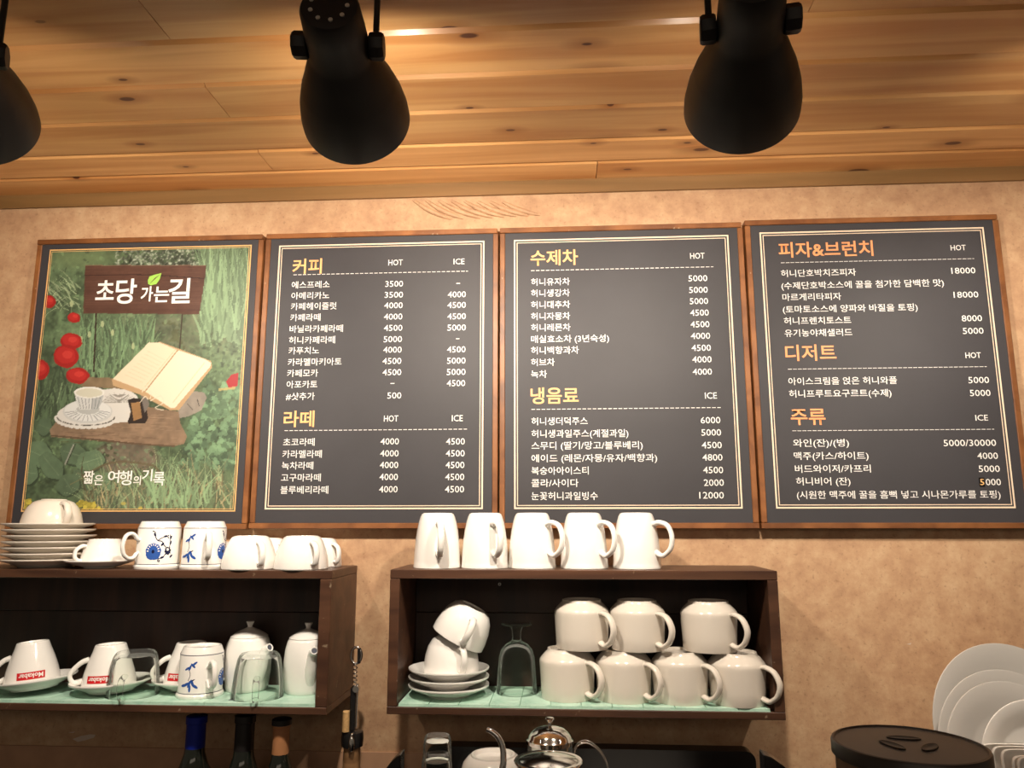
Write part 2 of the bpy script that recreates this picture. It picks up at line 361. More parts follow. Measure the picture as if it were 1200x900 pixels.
class Board:
    def __init__(s, name, label, cat, x0, x1, z0, z1, crop, top_dx=0):
        s.x0, s.x1, s.z0, s.z1 = x0, x1, z0, z1; s.crop = crop
        s.loc = Vector(((x0+x1)/2, YW, z0)); s.t = thing(name, label, cat, s.loc)
        s.inv = Matrix.Translation(-s.loc)
        for nm, b in (('frame_rail', (x0+top_dx, x1-.002, YF, YW-.0005, z1-RW, z1)), ('frame_rail', (x0-.0005, x1, YF, YW-.0005, z0, z0+RW)),
                      ('frame_stile', (x0, x0+RW, YF+.0012, YW-.0005, z0+RW+.0004, z1-RW-.0004)), ('frame_stile', (x1-RW, x1, YF+.0012, YW-.0005, z0+RW+.0004, z1-RW-.0004))):
            s.part(nm, box(*b, bev=.0009), 'frame')
        s.part('printed_panel', box(x0+RW-.0005, x1-RW+.0005, YP, YW-.004, z0+RW-.0005, z1-RW+.0005), 'slate')
    def part(s, name, me, mat):
        me.transform(s.inv); return link(name, me, MT[mat], s.t)
    def c(s, x, y, Y=YP):                   # a point measured on an enlarged view of this board
        ox, oy, k = s.crop; return at(ox+x/k, oy+y/k, Y)
    def ring(s, x0, x1, z0, z1, w, mat, name='border_line'):
        Y = YP-.0004; V = [(a, Y, b) for a, b in ((x0, z0), (x1, z0), (x1, z1), (x0, z1), (x0+w, z0+w), (x1-w, z0+w), (x1-w, z1-w), (x0+w, z1-w))]
        s.part(name, mesh('ring', V, [(0, 1, 5, 4), (1, 2, 6, 5), (2, 3, 7, 6), (3, 0, 4, 7)]), mat)
    def borders(s, m1='line', m2='line'):
        a = s.x0+.0255; b = s.x1-.0255; c = s.z0+.033; d = s.z1-.0225
        s.ring(a, b, c, d, .0026, m1); s.ring(a+.0052, b-.0052, c+.0052, d-.0052, .0014, m2)
    def txt(s, name, rows, em, mat, off=.012, res=2):
        ms = []; off = {'prices': .002, 'item_names': .004, 'column_heading': .004}.get(name, off)
        for body, xa, xb, y in rows:
            A = s.c(xa, y); B = s.c(xb, y); m = s.c((xa+xb)/2, y)
            if body == '-': ms.append(box(A.x, B.x, YP-.0005, YP-.0003, m.z-.0007, m.z+.0007)); continue
            sh = .00024 if em > .03 else .00004 if name != 'prices' else .00002     # strokes thickened by overlaid copies
            for q, (dx, dz) in enumerate(((0, 0), (1, 1), (-1, -1), (1, -1), (-1, 1)) if em > .02 else ((-1, 0), (1, 0))):
                ms.append(text_at(body, A.x+dx*sh, B.x+dx*sh, m.z+dz*sh, em, YP-.0005-q*.00005, off, res))
        me = join(*ms) if len(ms) > 1 else ms[0]
        return s.part(name, me, mat)
    def dash(s, xa, ya, xb, yb, w=.0064, gap=.0025, th=.0011):
        A = s.c(xa, ya); B = s.c(xb, yb); z = (A.z+B.z)/2; x = A.x; V = []; Fc = []
        while x < B.x:
            o = len(V); V += [(x, YP-.0005, z-th/2), (min(x+w, B.x), YP-.0005, z-th/2), (min(x+w, B.x), YP-.0005, z+th/2), (x, YP-.0005, z+th/2)]; Fc.append((o, o+1, o+2, o+3)); x += w+gap
        s.part('dashed_rule', mesh('dash', V, Fc), 'white_print')
EM_I, EM_N, EM_H, EM_C = .0150, .0160, .0315, .0156
b2 = Board('menu_board', 'charcoal menu board headed 커피 and 라떼, with HOT and ICE columns', 'menu board', -.5460, -.1115, BB, BT, (280, 260, 2.5), top_dx=.001)
b2.borders()
b2.txt('heading', [('커피', 158, 243, 130)], EM_H, 'head_cream', .008, 4); b2.txt('heading', [('라떼', 132, 221, 577)], EM_H, 'head_cream', .008, 4)
b2.txt('column_heading', [('HOT', 438, 480, 119)], EM_C, 'white_print'); b2.txt('column_heading', [('ICE', 629, 661, 116)], EM_C, 'white_print')
b2.txt('column_heading', [('HOT', 425, 467, 576)], EM_C, 'white_print'); b2.txt('column_heading', [('ICE', 624, 656, 575)], EM_C, 'white_print')
b2.dash(160, 154, 671, 146); b2.dash(134, 611, 668, 608)
ys = [184, 216, 247, 280, 313, 346, 377, 410, 443, 476, 511]
nm = ['에스프레소', '아메리카노', '카페헤이즐럿', '카페라떼', '바닐라카페라떼', '허니카페라떼', '카푸치노', '카라멜마키아토', '카페모카', '아포카토', '#샷추가']
x0s = [155, 154, 153, 151, 149, 147, 146, 144, 142, 140, 138]; x1s = [266, 265, 286, 239, 305, 282, 235, 301, 232, 230, 222]
b2.txt('item_names', list(zip(nm, x0s, x1s, ys)), EM_I, 'white_print')
hot = ['3500', '3500', '4000', '4000', '4500', '5000', '4000', '4500', '4500', '-', '500']
hx0 = [429, 427, 426, 425, 425, 424, 423, 421, 421, 444, 435]; hx1 = [481, 481, 480, 479, 479, 478, 477, 476, 476, 456, 476]
b2.txt('prices', [(a, b, c, y-2.5) for a, b, c, y in zip(hot, hx0, hx1, ys)], EM_N, 'white_print')
ice = ['-', '4000', '4500', '4500', '5000', '-', '4500', '5000', '5000', '4500']
ix0 = [637, 612, 611, 611, 611, 636, 610, 610, 609, 609]; ix1 = [648, 665, 665, 665, 665, 646, 664, 664, 664, 663]
b2.txt('prices', [(a, b, c, y-3.5) for a, b, c, y in zip(ice, ix0, ix1, ys)], EM_N, 'white_print')
ys = [645, 680, 714, 749, 785]
b2.txt('item_names', list(zip(['초코라떼', '카라멜라떼', '녹차라떼', '고구마라떼', '블루베리라떼'], [130, 128, 126, 124, 122], [222, 243, 218, 240, 262], ys)), EM_I, 'white_print')
b2.txt('prices', [('4000', 415-k, 469-k, y-2) for k, y in enumerate(ys)], EM_N, 'white_print')
b2.txt('prices', [('4500', 607-k*.8, 662-k*.6, y-2) for k, y in enumerate(ys)], EM_N, 'white_print')

b3 = Board('menu_board', 'charcoal menu board headed 수제차 and 냉음료, teas above iced drinks', 'menu board', -.1085, .3275, BB, BT, (580, 250, 2.431))
b3.borders()
b3.txt('heading', [('수제차', 102, 236, 126)], EM_H, 'head_cream', .008, 4); b3.txt('heading', [('냉음료', 102, 238, 519)], EM_H, 'head_cream', .008, 4)
b3.txt('column_heading', [('HOT', 556, 597, 121)], EM_C, 'white_print'); b3.txt('column_heading', [('ICE', 598, 632, 519)], EM_C, 'white_print')
b3.dash(103, 165, 622, 151); b3.dash(104, 560, 643, 552)
b3.txt('item_names', [('허니유자차', 103, 213, 195), ('허니생강차', 103, 213, 227), ('허니대추차', 103, 214, 260), ('허니자몽차', 103, 214, 293), ('허니레몬차', 103, 215, 325), ('매실효소차 (3년숙성)', 103, 325, 357), ('허니백향과차', 103, 239, 390), ('허브차', 103, 170, 424), ('녹차', 103, 148, 458)], EM_I, 'white_print')
b3.txt('prices', [('5000', 551, 605, 185), ('5000', 553, 606, 218), ('5000', 555, 607, 250), ('4500', 556, 609, 283), ('4500', 557, 611, 316), ('4000', 558, 613, 349), ('4500', 560, 615, 383), ('4000', 562, 617, 416), ('4000', 563, 618, 451)], EM_N, 'white_print')
b3.txt('item_names', [('허니생더덕주스', 104, 264, 592), ('허니생과일주스(계절과일)', 104, 380, 627), ('스무디 (딸기/망고/블루베리)', 104, 421, 661), ('에이드 (레몬/자몽/유자/백향과)', 104, 462, 697), ('복숭아아이스티', 104, 267, 733), ('콜라/사이다', 104, 238, 768), ('눈꽃허니과일빙수', 104, 293, 805)], EM_I, 'white_print')
b3.txt('prices', [('6000', 586, 642, 589), ('5000', 588, 644, 624), ('4500', 589, 646, 660), ('4800', 591, 648, 695), ('4500', 593, 650, 731), ('2000', 595, 652, 767), ('12000', 582, 652, 803)], EM_N, 'white_print')

b4 = Board('menu_board', 'charcoal menu board headed 피자&브런치, rightmost of the row of boards', 'menu board', .3315, .7690, BB, BT+.003, (860, 240, 2.309))
b4.borders()
b4.txt('heading', [('피자&브런치', 121, 376, 120)], EM_H*.98, 'head_orange', .008, 4); b4.txt('heading', [('디저트', 139, 276, 400)], EM_H*.98, 'head_orange', .008, 4); b4.txt('heading', [('주류', 154, 247, 573)], EM_H*.98, 'head_orange', .008, 4)
b4.txt('column_heading', [('HOT', 586, 627, 116)], EM_C*.9, 'white_print'); b4.txt('column_heading', [('HOT', 626, 668, 407)], EM_C*.9, 'white_print'); b4.txt('column_heading', [('ICE', 653, 687, 576)], EM_C*.9, 'white_print')
b4.dash(127, 157, 650, 146, .0066, .0018, .0009); b4.dash(146, 444, 684, 439, .0066, .0018, .0009); b4.dash(158, 610, 704, 609, .0066, .0018, .0009)
b4.txt('item_names', [('허니단호박치즈피자', 127, 330, 184), ('(수제단호박소스에 꿀을 첨가한 담백한 맛)', 128, 568, 215), ('마르게리타피자', 131, 290, 249), ('(토마토소스에 양파와 바질을 토핑)', 132, 497, 280), ('허니프렌치토스트', 135, 317, 313), ('유기농야채샐러드', 137, 320, 346)], EM_I*.97, 'white_print')
b4.txt('prices', [('18000', 588, 653, 178), ('18000', 594, 661, 243), ('8000', 616, 671, 307), ('5000', 619, 675, 341)], EM_N*.97, 'white_print')
b4.txt('item_names', [('아이스크림을 얹은 허니와플', 147, 441, 476), ('허니프루트요구르트(수제)', 149, 426, 510)], EM_I*.97, 'white_print')
b4.txt('prices', [('5000', 634, 690, 474), ('5000', 638, 694, 509)], EM_N*.97, 'white_print')
b4.txt('item_names', [('와인(잔)/(병)', 160, 311, 644), ('맥주(카스/하이트)', 162, 364, 679), ('버드와이저/카프리', 165, 370, 714), ('허니비어 (잔)', 168, 315, 748), ('(시원한 맥주에 꿀을 흠뻑 넣고 시나몬가루를 토핑)', 170, 721, 784)], EM_I*.97, 'white_print')
b4.txt('prices', [('5000/30000', 567, 709, 644), ('4000', 658, 714, 679), ('5000', 662, 719, 714), ('000', 681, 722, 750)], EM_N*.97, 'white_print')
A, B = b4.c(662, 738), b4.c(679, 762)
b4.part('price_sticker', box(A.x, B.x, YP-.0012, YP-.0001, B.z, A.z, .0002), 'blackg')
me = b4.txt('sticker_digit', [('5', 665, 676, 750)], EM_N*.9, 'gold'); me.location.y -= .001

# ---------------------------------------------------------------- garden poster (a flat print)
b1 = Board('poster_board', 'framed garden photo poster with a sign, red poppies, an open book and a white cup', 'poster', -.9905, -.5505, BB-.001, BT, (0, 260, 2.5))
PX0, PX1, PZ0, PZ1 = -.9905+.028, -.5505-.0255, BB+.0325, BT-.0225
b1.ring(PX0-.003, PX1+.003, PZ0-.003, PZ1+.003, .0022, 'gold')
NU, NV = 300, 370
def paint():
    g = np.random.RandomState(5)
    us = PX0+(np.arange(NU+1)/NU)*(PX1-PX0); vs = PZ0+(np.arange(NV+1)/NV)*(PZ1-PZ0)
    UU, VV = np.meshgrid(us, vs)
    P = np.stack([UU, np.full_like(UU, YP), VV], -1); xx, yy = px(P); CX, CY = xx*2.5, (yy-260)*2.5    # in the measuring frame
    def noise(n, oct=4):
        out = np.zeros_like(UU); a = 1
        for o in range(oct):
            k = n*2**o; gr = g.rand(int(k*1.3)+3, k+3)
            fx = (UU-PX0)/(PX1-PX0)*k; fy = (VV-PZ0)/(PZ1-PZ0)*k*1.25; ix, iy = fx.astype(int), fy.astype(int); tx, ty = fx-ix, fy-iy
            tx = tx*tx*(3-2*tx); ty = ty*ty*(3-2*ty)
            out += a*((gr[iy, ix]*(1-tx)+gr[iy, ix+1]*tx)*(1-ty)+(gr[iy+1, ix]*(1-tx)+gr[iy+1, ix+1]*tx)*ty); a *= .6
        return (out-out.min())/(out.max()-out.min())
    n1, n2, n3 = noise(6), noise(24, 3), noise(60, 2)
    I = (50+62*n1+45*(n2-.5)+34*(n3-.5))[..., None]
    I = np.clip(I/85, .3, 1.6)*np.array([76, 104, 62.])
    soil = np.clip(1.5-np.hypot((CX-520)/170, (CY-330)/70), 0, 1)[..., None]*n2[..., None]; I = I*(1-soil*.75)+np.array([112, 96, 78.])*soil*.75
    soil = np.clip(1.3-np.hypot((CX-470)/240, (CY-790)/80), 0, 1)[..., None]*n2[..., None]; I = I*(1-soil*.6)+np.array([104, 98, 76.])*soil*.6
    moss = np.clip(1.4-np.hypot((CX-240)/120, (CY-105)/32), 0, 1)[..., None]; I = I*(1-moss*.7)+np.array([104, 130, 72.])*moss*.7
    rocks = (np.clip(1.25-np.hypot((CX-370)/85, (CY-690)/45), 0, 1)*4).clip(0, 1)[..., None]; I = I*(1-rocks*.85)+(np.array([124, 108, 94.])*(.75+.5*n2[..., None]))*rocks*.85
    def tex(pts):
        out = []
        for x, y in pts:
            q = b1.c(x, y); out.append(((q.x-PX0)/(PX1-PX0)*NU, (q.z-PZ0)/(PZ1-PZ0)*NV))
        return np.array(out)
    def poly(pts, col, a=1.0, vary=0):
        T = tex(pts); x0, y0 = np.floor(T.min(0)).astype(int); x1, y1 = np.ceil(T.max(0)).astype(int)
        x0, y0 = max(x0, 0), max(y0, 0); x1, y1 = min(x1, NU), min(y1, NV)
        if x1 < x0 or y1 < y0: return
        gx, gy = np.meshgrid(np.arange(x0, x1+1), np.arange(y0, y1+1)); ins = np.zeros(gx.shape, bool); n = len(T)
        for i in range(n):
            xa, ya = T[i]; xb, yb_ = T[(i+1) % n]
            if ya == yb_: continue
            c = ((ya > gy) != (yb_ > gy)) & (gx < (xb-xa)*(gy-ya)/(yb_-ya)+xa); ins ^= c
        c = np.array(col, float)
        if vary: c = c*(1+vary*(n2[y0:y1+1, x0:x1+1][..., None]-.5)*2)
        sub = I[y0:y1+1, x0:x1+1]; mm = ins[..., None]*a; sub[:] = sub*(1-mm)+c*mm
    def ell(cx, cy, rx, ry, col, a=1.0, rot=0, wob=0, vary=0, n=28):
        c, s = math.cos(rot), math.sin(rot); ph = g.rand()*6
        poly([(cx+(rx*math.cos(t)*c-ry*math.sin(t)*s)*(1+wob*math.sin(5*t+ph)), cy+(rx*math.cos(t)*s+ry*math.sin(t)*c)*(1+wob*math.sin(5*t+ph))) for t in np.linspace(0, 2*PI, n, endpoint=False)], col, a, vary)
    def blade(x, y, L, ang, wd, col, bend=0.0):
        pts = []; back = []
        for t in np.linspace(0, 1, 5):
            a2 = ang+bend*t; qx = x+L*t*math.sin(a2); qy = y-L*t*math.cos(a2); ww = wd*(1-t)**.7*.5+.2
            pts.append((qx-ww, qy)); back.append((qx+ww, qy))
        poly(pts+back[::-1], col, .85)
    def stroke(p, wd, col, a=1.0):
        q = spline([(x, y, 0) for x, y in p], 5); L = []; R_ = []
        for i in range(len(q)):
            d = (q[min(i+1, len(q)-1)]-q[max(i-1, 0)]).normalized(); L.append((q[i].x-d.y*wd/2, q[i].y+d.x*wd/2)); R_.append((q[i].x+d.y*wd/2, q[i].y-d.x*wd/2))
        poly(L+R_[::-1], col, a)
    # foliage everywhere
    for k in range(1500):
        x, y = g.uniform(40, 735), g.uniform(80, 855); v = g.uniform(.55, 1.45)
        ell(x, y, g.uniform(3, 9), g.uniform(2, 6), (82*v, 112*v, 66*v), .55, g.rand()*3, .2, n=9)
    for k in range(260):    # pale flowers top centre
        v = g.uniform(.6, 1.2); ell(g.uniform(340, 585), g.uniform(82, 128), 4, 2.5, (150*v, 162*v, 138*v), .7, g.rand()*3, n=7)
    for k in range(60):
        ell(g.uniform(340, 585), g.uniform(82, 128), 7, 4, (40, 46, 34), .6, g.rand()*3, n=7)
    for k in range(330):    # tall blades right
        v = g.uniform(.75, 1.25); blade(g.uniform(585, 735), g.uniform(180, 370), g.uniform(70, 190), g.uniform(-.25, .3), g.uniform(5, 11), (104*v, 138*v, 92*v), g.uniform(-.2, .2))
    for k in range(40):     # arching grass upper left
        v = g.uniform(.9, 1.4); blade(g.uniform(140, 240), g.uniform(190, 260), g.uniform(50, 90), g.uniform(-.9, -.2), 4, (112*v, 132*v, 90*v), g.uniform(-1.2, -.3))
    for k in range(300):    # blades in the middle
        v = g.uniform(.6, 1.3); blade(g.uniform(235, 450), g.uniform(330, 470), g.uniform(40, 100), g.uniform(-.3, .35), g.uniform(4, 9), (90*v, 126*v, 78*v), g.uniform(-.3, .3))
    for k in range(120):
        v = g.uniform(.5, 1.1); blade(g.uniform(90, 215), g.uniform(500, 620), g.uniform(50, 130), g.uniform(-.3, .4), g.uniform(5, 9), (78*v, 108*v, 66*v), g.uniform(-.2, .3))
    for k in range(260):    # clover right
        v = g.uniform(.6, 1.3); x, y = g.uniform(535, 715), g.uniform(470, 720)
        if x < 720-(y-470)*-.0 and x > 600-(y-470)*.35:
            for q in range(3): a = q*2.1+g.rand(); ell(x+6*math.cos(a), y+5*math.sin(a), 8, 6, (88*v, 128*v, 84*v), .8, a, n=9)
    for k in range(150):
        v = g.uniform(.6, 1.2); ell(g.uniform(560, 715), g.uniform(350, 470), g.uniform(4, 9), 4, (90*v, 120*v, 78*v), .75, g.rand()*3, n=8)
    for cx, cy, rx, ry, r in ((110, 680, 42, 38, .4), (150, 715, 45, 30, .9), (215, 680, 40, 32, .3), (85, 735, 26, 34, .1), (265, 700, 42, 30, -.3), (250, 755, 40, 26, .6), (200, 770, 30, 36, 1), (310, 760, 36, 26, .2), (130, 600, 22, 26, .4)):
        v = g.uniform(.82, 1.15); ell(cx+3, cy+4, rx*1.05, ry*1.05, (38, 54, 34), .7, r); ell(cx, cy, rx, ry, (84*v, 116*v, 76*v), 1, r, .06, .12)
        stroke([(cx-rx*.8*math.cos(r), cy-rx*.8*math.sin(r)), (cx, cy), (cx+rx*.8*math.cos(r), cy+rx*.8*math.sin(r))], 2, (110*v, 142*v, 96*v), .8)
    for k in range(330):    # grass bottom
        v = g.uniform(.6, 1.5); y = g.uniform(760, 870); c = (104*v, 124*v, 80*v) if g.rand() < .7 else (136*v, 124*v, 92*v)
        blade(g.uniform(250, 700), y, g.uniform(40, 120), g.uniform(-.6, .6), g.uniform(2.5, 6), c, g.uniform(-.7, .7))
    for k in range(60):
        v = g.uniform(.9, 1.3); blade(g.uniform(420, 620), g.uniform(800, 860), g.uniform(70, 150), g.uniform(-.4, .5), 6, (110*v, 146*v, 94*v), g.uniform(-.4, .5))
    stroke([(240, 745), (330, 705), (440, 712), (470, 735)], 6, (112, 98, 72), .8)
    stroke([(205, 770), (265, 740)], 3, (120, 120, 84))
    for k in range(70):     # yellow flowers
        cx, cy, r = ((68, 825, 26), (262, 838, 22), (240, 830, 14), (288, 845, 14))[g.randint(4)]
        a = g.rand()*6.3; q = r*math.sqrt(g.rand()); v = g.uniform(.8, 1.1); ell(cx+q*math.cos(a), cy+q*math.sin(a)*.8, 6, 5, (206*v, 190*v, 70*v), 1, 0, .2, n=8)
    ell(412, 838, 6, 5, (200, 185, 80)); ell(362, 825, 7, 5, (190, 180, 90))
    # buds and stalks
    for x, y in ((262, 330), (238, 345), (210, 240), (300, 300), (390, 365), (330, 325)):
        ell(x, y, 5, 10, (150, 168, 110), 1); stroke([(x, y+8), (x-2, y+60)], 2.5, (96, 120, 74))
    stroke([(282, 268), (275, 440)], 5, (62, 50, 40)); stroke([(535, 268), (526, 372)], 5, (66, 52, 42))
    # sign
    poly([(250, 127), (604, 127), (603, 150), (584, 271), (244, 268)], (94, 62, 50), 1, .12)
    for k in range(26): y = g.uniform(132, 264); stroke([(250, y), (420, y+g.uniform(-3, 3)), (588, y+g.uniform(-3, 3))], 1.5, (80, 50, 40) if k % 2 else (116, 80, 64), .5)
    stroke([(248, 158), (420, 155), (600, 166)], 2.4, (56, 34, 28)); stroke([(250, 128), (604, 128)], 2, (140, 110, 90), .8)
    # poppies
    for x, y, rx, ry in ((115, 320, 9, 12), (110, 375, 10, 15), (143, 234, 21, 19), (217, 281, 19, 15), (209, 350, 32, 24), (194, 394, 37, 34), (116, 433, 29, 30), (228, 451, 35, 24)):
        ell(x, y, rx, ry, (172, 34, 30), 1, g.rand()*.3, .025); ell(x-2, y-3, rx*.8, ry*.7, (200, 44, 40), .7, .2, .04); ell(x+4, y-5, rx*.4, ry*.35, (222, 66, 56), .6)
    poly([(662, 468), (678, 448), (698, 442), (697, 480), (672, 490)], (176, 40, 46)); stroke([(640, 492), (690, 486)], 7, (196, 176, 110), .8)
    stroke([(183, 470), (168, 530)], 3, (110, 140, 90)); stroke([(213, 475), (205, 500)], 3, (110, 140, 90))
    # stone slab and stone, bench
    poly([(262, 455), (350, 458), (360, 490), (236, 482)], (132, 112, 84), 1, .15)
    poly([(526, 575), (520, 545), (560, 495), (598, 500), (606, 515), (590, 552), (552, 570)], (150, 140, 128), 1, .12); stroke([(578, 520), (584, 540)], 2, (50, 44, 40)); stroke([(548, 532), (566, 552)], 2, (50, 44, 40))
    poly([(146, 610), (172, 576), (210, 540), (420, 540), (524, 556), (528, 590), (548, 628), (540, 650), (512, 657), (410, 652), (150, 630)], (142, 116, 92), 1, .16)
    for k in range(60): y = g.uniform(560, 650); x = g.uniform(170, 470); stroke([(x, y), (x+60, y+g.uniform(0, 5))], 1.5, (170, 144, 116) if k % 2 else (112, 88, 68), .5)
    stroke([(150, 626), (300, 640), (410, 651), (512, 657)], 5, (104, 82, 62)); stroke([(216, 652), (190, 712)], 4, (150, 152, 140)); stroke([(222, 650), (196, 708)], 2, (60, 60, 50))
    # doily
    lace = (214, 212, 206)
    for k in range(16):
        t = k/15*PI; ell(252-82*math.cos(t), 574+26*math.sin(t), 11, 8, lace, 1)
    ell(252, 566, 84, 34, lace, 1); ell(350, 528, 58, 38, lace, 1)
    for k in range(8): ell(305+k*10, 494+abs(k-3)*1.5, 9, 7, lace, 1)
    poly([(320, 545), (380, 560), (382, 585), (330, 590)], lace)
    for k in range(120):
        t = g.rand()*PI; ell(252-84*math.cos(t), 572+24*math.sin(t), 2.2, 1.8, (96, 92, 84), .8, n=6)
    for k in range(9): r = 10+k*5.2; stroke([(350-r, 530), (350-r*.5, 530-r*.42), (350+r*.5, 530-r*.42), (350+min(r, 34), 530)], 1.3, (130, 126, 118), .8)
    for k in range(11): a = PI+k*PI/10; stroke([(350, 530), (350+50*math.cos(a), 530+32*math.sin(a))], 1.2, (130, 126, 118), .7)
    # cup on saucer
    ell(257, 556, 73, 35, (198, 200, 198), 1); ell(257, 553, 68, 31, (216, 218, 216), 1); ell(258, 550, 34, 14, (180, 182, 180), 1)
    for k in range(13): a = PI*.05+k*PI*.9/12; stroke([(257+34*math.cos(a), 552+14*math.sin(a)), (257+66*math.cos(a), 554+30*math.sin(a))], 2, (140, 144, 146), .9)
    poly([(219, 500), (305, 500), (298, 530), (286, 550), (234, 550), (224, 530)], (206, 208, 206)); poly([(270, 500), (305, 500), (298, 530), (286, 550), (268, 550)], (176, 180, 180))
    for k in range(7): x = 228+k*11; stroke([(x, 514), (262+(x-262)*.72, 548)], 1.8, (112, 116, 120), .9)
    ell(262, 500, 45, 17, (226, 226, 220)); ell(262, 501, 39, 13, (206, 204, 184))
    # sewn leather piece
    poly([(374, 522), (392, 516), (424, 520), (430, 548), (434, 575), (426, 590), (378, 592), (374, 585), (384, 560)], (52, 42, 38)); poly([(384, 530), (410, 528), (416, 575), (392, 583)], (158, 118, 74), 1, .1)
    poly([(410, 500), (428, 490), (438, 535), (424, 560)], (120, 112, 104))
    # book
    poly([(328, 462), (436, 356), (470, 352), (524, 372), (618, 408), (622, 426), (524, 552), (498, 552), (410, 506), (332, 480)], (196, 160, 116))
    poly([(331, 460), (437, 353), (468, 354), (521, 376), (424, 496)], (230, 214, 184)); poly([(424, 496), (521, 376), (600, 402), (619, 414), (616, 424), (512, 546), (500, 545)], (236, 222, 194))
    stroke([(424, 498), (521, 376)], 3.5, (180, 146, 104)); stroke([(418, 492), (514, 374)], 2, (214, 188, 146), .7); stroke([(600, 412), (506, 530)], 3, (222, 194, 150), .6)
    for k in range(9): t = .12+k*.085; stroke([(345+100*t+8, 462-100*t-3), (418+90*t-8, 484-100*t)], 1, (206, 180, 140), .6)
    stroke([(416, 500), (426, 484), (442, 500), (440, 520)], 2.2, (226, 214, 190)); stroke([(440, 525), (470, 510), (478, 530), (455, 545), (480, 552)], 2.2, (226, 214, 190)); stroke([(434, 520), (425, 512), (410, 530)], 2, (226, 214, 190))
    gy = I.mean(-1, keepdims=True); gr = ((I[..., 1]-I[..., 0]) > 8)[..., None]
    I = np.where(gr, I*.80+gy*.20+16, I)
    gy = I.mean(-1, keepdims=True); I = I*.88+gy*.12
    return np.clip(I, 0, 255), UU, VV
IMG, UU, VV = paint()
V = np.stack([UU.ravel(), np.full(UU.size, YP-.0003), VV.ravel()], -1)
ii = np.arange((NU+1)*(NV+1)).reshape(NV+1, NU+1)
Q = np.stack([ii[:-1, :-1], ii[:-1, 1:], ii[1:, 1:], ii[1:, :-1]], -1).reshape(-1, 4)
pm = bpy.data.meshes.new('poster'); pm.vertices.add(len(V)); pm.vertices.foreach_set('co', V.ravel()); pm.loops.add(Q.size); pm.loops.foreach_set('vertex_index', Q.ravel())
pm.polygons.add(len(Q)); pm.polygons.foreach_set('loop_start', np.arange(0, Q.size, 4)); pm.update()
ca = pm.color_attributes.new('print', 'FLOAT_COLOR', 'POINT'); lin = s2l(IMG.reshape(-1, 3)); ca.data.foreach_set('color', np.concatenate([lin*.80, np.ones((len(lin), 1))], 1).ravel())
t = NT('garden_print'); a = t.n('ShaderNodeAttribute', attribute_name='print'); t.l(a.outputs['Color'], t.b.inputs['Base Color']); set_in(t.b, Roughness=.4); MT['print'] = t.m
b1.part('garden_picture', pm, 'print')
b1.ring(PX0+.0012, PX1-.0012, PZ0+.0012, PZ1-.0012, .0008, 'gold')
# lettering on the poster (written by hand, letters of unequal size)
for body, xa, xb, y, em in (('초', 282, 335, 203, .047), ('당', 340, 400, 203, .052), ('가', 414, 448, 211, .031), ('는', 452, 496, 212, .034), ('길', 494, 558, 202, .052)):
    b1.txt('title_letter', [(body, xa, xb, y)], em, 'white_print', .012, 4)
for body, xa, xb, y, em in (('짧', 245, 276, 748, .025), ('은', 276, 303, 756, .020), ('여', 317, 350, 746, .024), ('행', 350, 387, 750, .028), ('의', 391, 413, 757, .018), ('기', 417, 447, 742, .023), ('록', 450, 483, 752, .027)):
    b1.txt('caption_letter', [(body, xa, xb, y)], em, 'white_print', .010, 3)
lf = [(433, 172), (438, 160), (452, 155), (473, 150), (468, 168), (458, 182), (442, 186), (434, 182)]
MT['leaf'] = plain('leaf_green_print', rgb(150, 196, 84), .5); MT['sign'] = plain('sign_brown_print', rgb(94, 62, 50), .5)
b1.part('leaf_mark', mesh('leaf', [b1.c(x, y, YP-.0007) for x, y in lf], [tuple(range(len(lf)))]), 'leaf')
b1.part('leaf_vein', mesh('v', [b1.c(x, y, YP-.0009) for x, y in ((436, 184), (455, 167), (470, 153), (453, 165))], [(0, 1, 2, 3)]), 'sign')

# ---------------------------------------------------------------- open wall shelf boxes
def shelf_box(label, x0, x1, z0, z1, topt, bott, sidet, y0=1.2):
    t = thing('shelf_box', label, 'shelf', ((x0+x1)/2, YW, z0)); inv = Matrix.Translation(-t.location)
    def p(nm, *b, mat='walnut', bev=.0008):
        me = box(*b, bev=bev); me.transform(inv); return link(nm, me, MT[mat], t)
    p('top_board', x0, x1, y0, YW-.0005, z1-topt, z1)
    p('bottom_board', x0, x1, y0, YW-.0005, z0, z0+bott)
    p('side_board', x0, x0+sidet, y0+.0003, YW-.0005, z0+bott+.0003, z1-topt-.0003); p('side_board', x1-sidet, x1, y0+.0003, YW-.0005, z0+bott+.0003, z1-topt-.0003)
    zm = z1-.078
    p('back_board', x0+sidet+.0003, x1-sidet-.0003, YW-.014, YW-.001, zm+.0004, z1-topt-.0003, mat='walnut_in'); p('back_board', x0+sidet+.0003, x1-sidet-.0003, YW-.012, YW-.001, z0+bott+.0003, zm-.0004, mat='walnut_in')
    return t
ZT = ZC-.072; ZB = ZC-.282
LX0, LX1 = -1.34, -.3575
RX0, RX1 = -.266, .318
shelf_box('dark wooden wall shelf box on the left, holding teapots and labelled cups', LX0, LX1, ZB-.003, ZT-.002, .0125, .0105, .018)
s2 = shelf_box('dark wooden wall shelf box under the third board, holding cream mugs', RX0, RX1, ZB, ZT, .0135, .0105, .015)
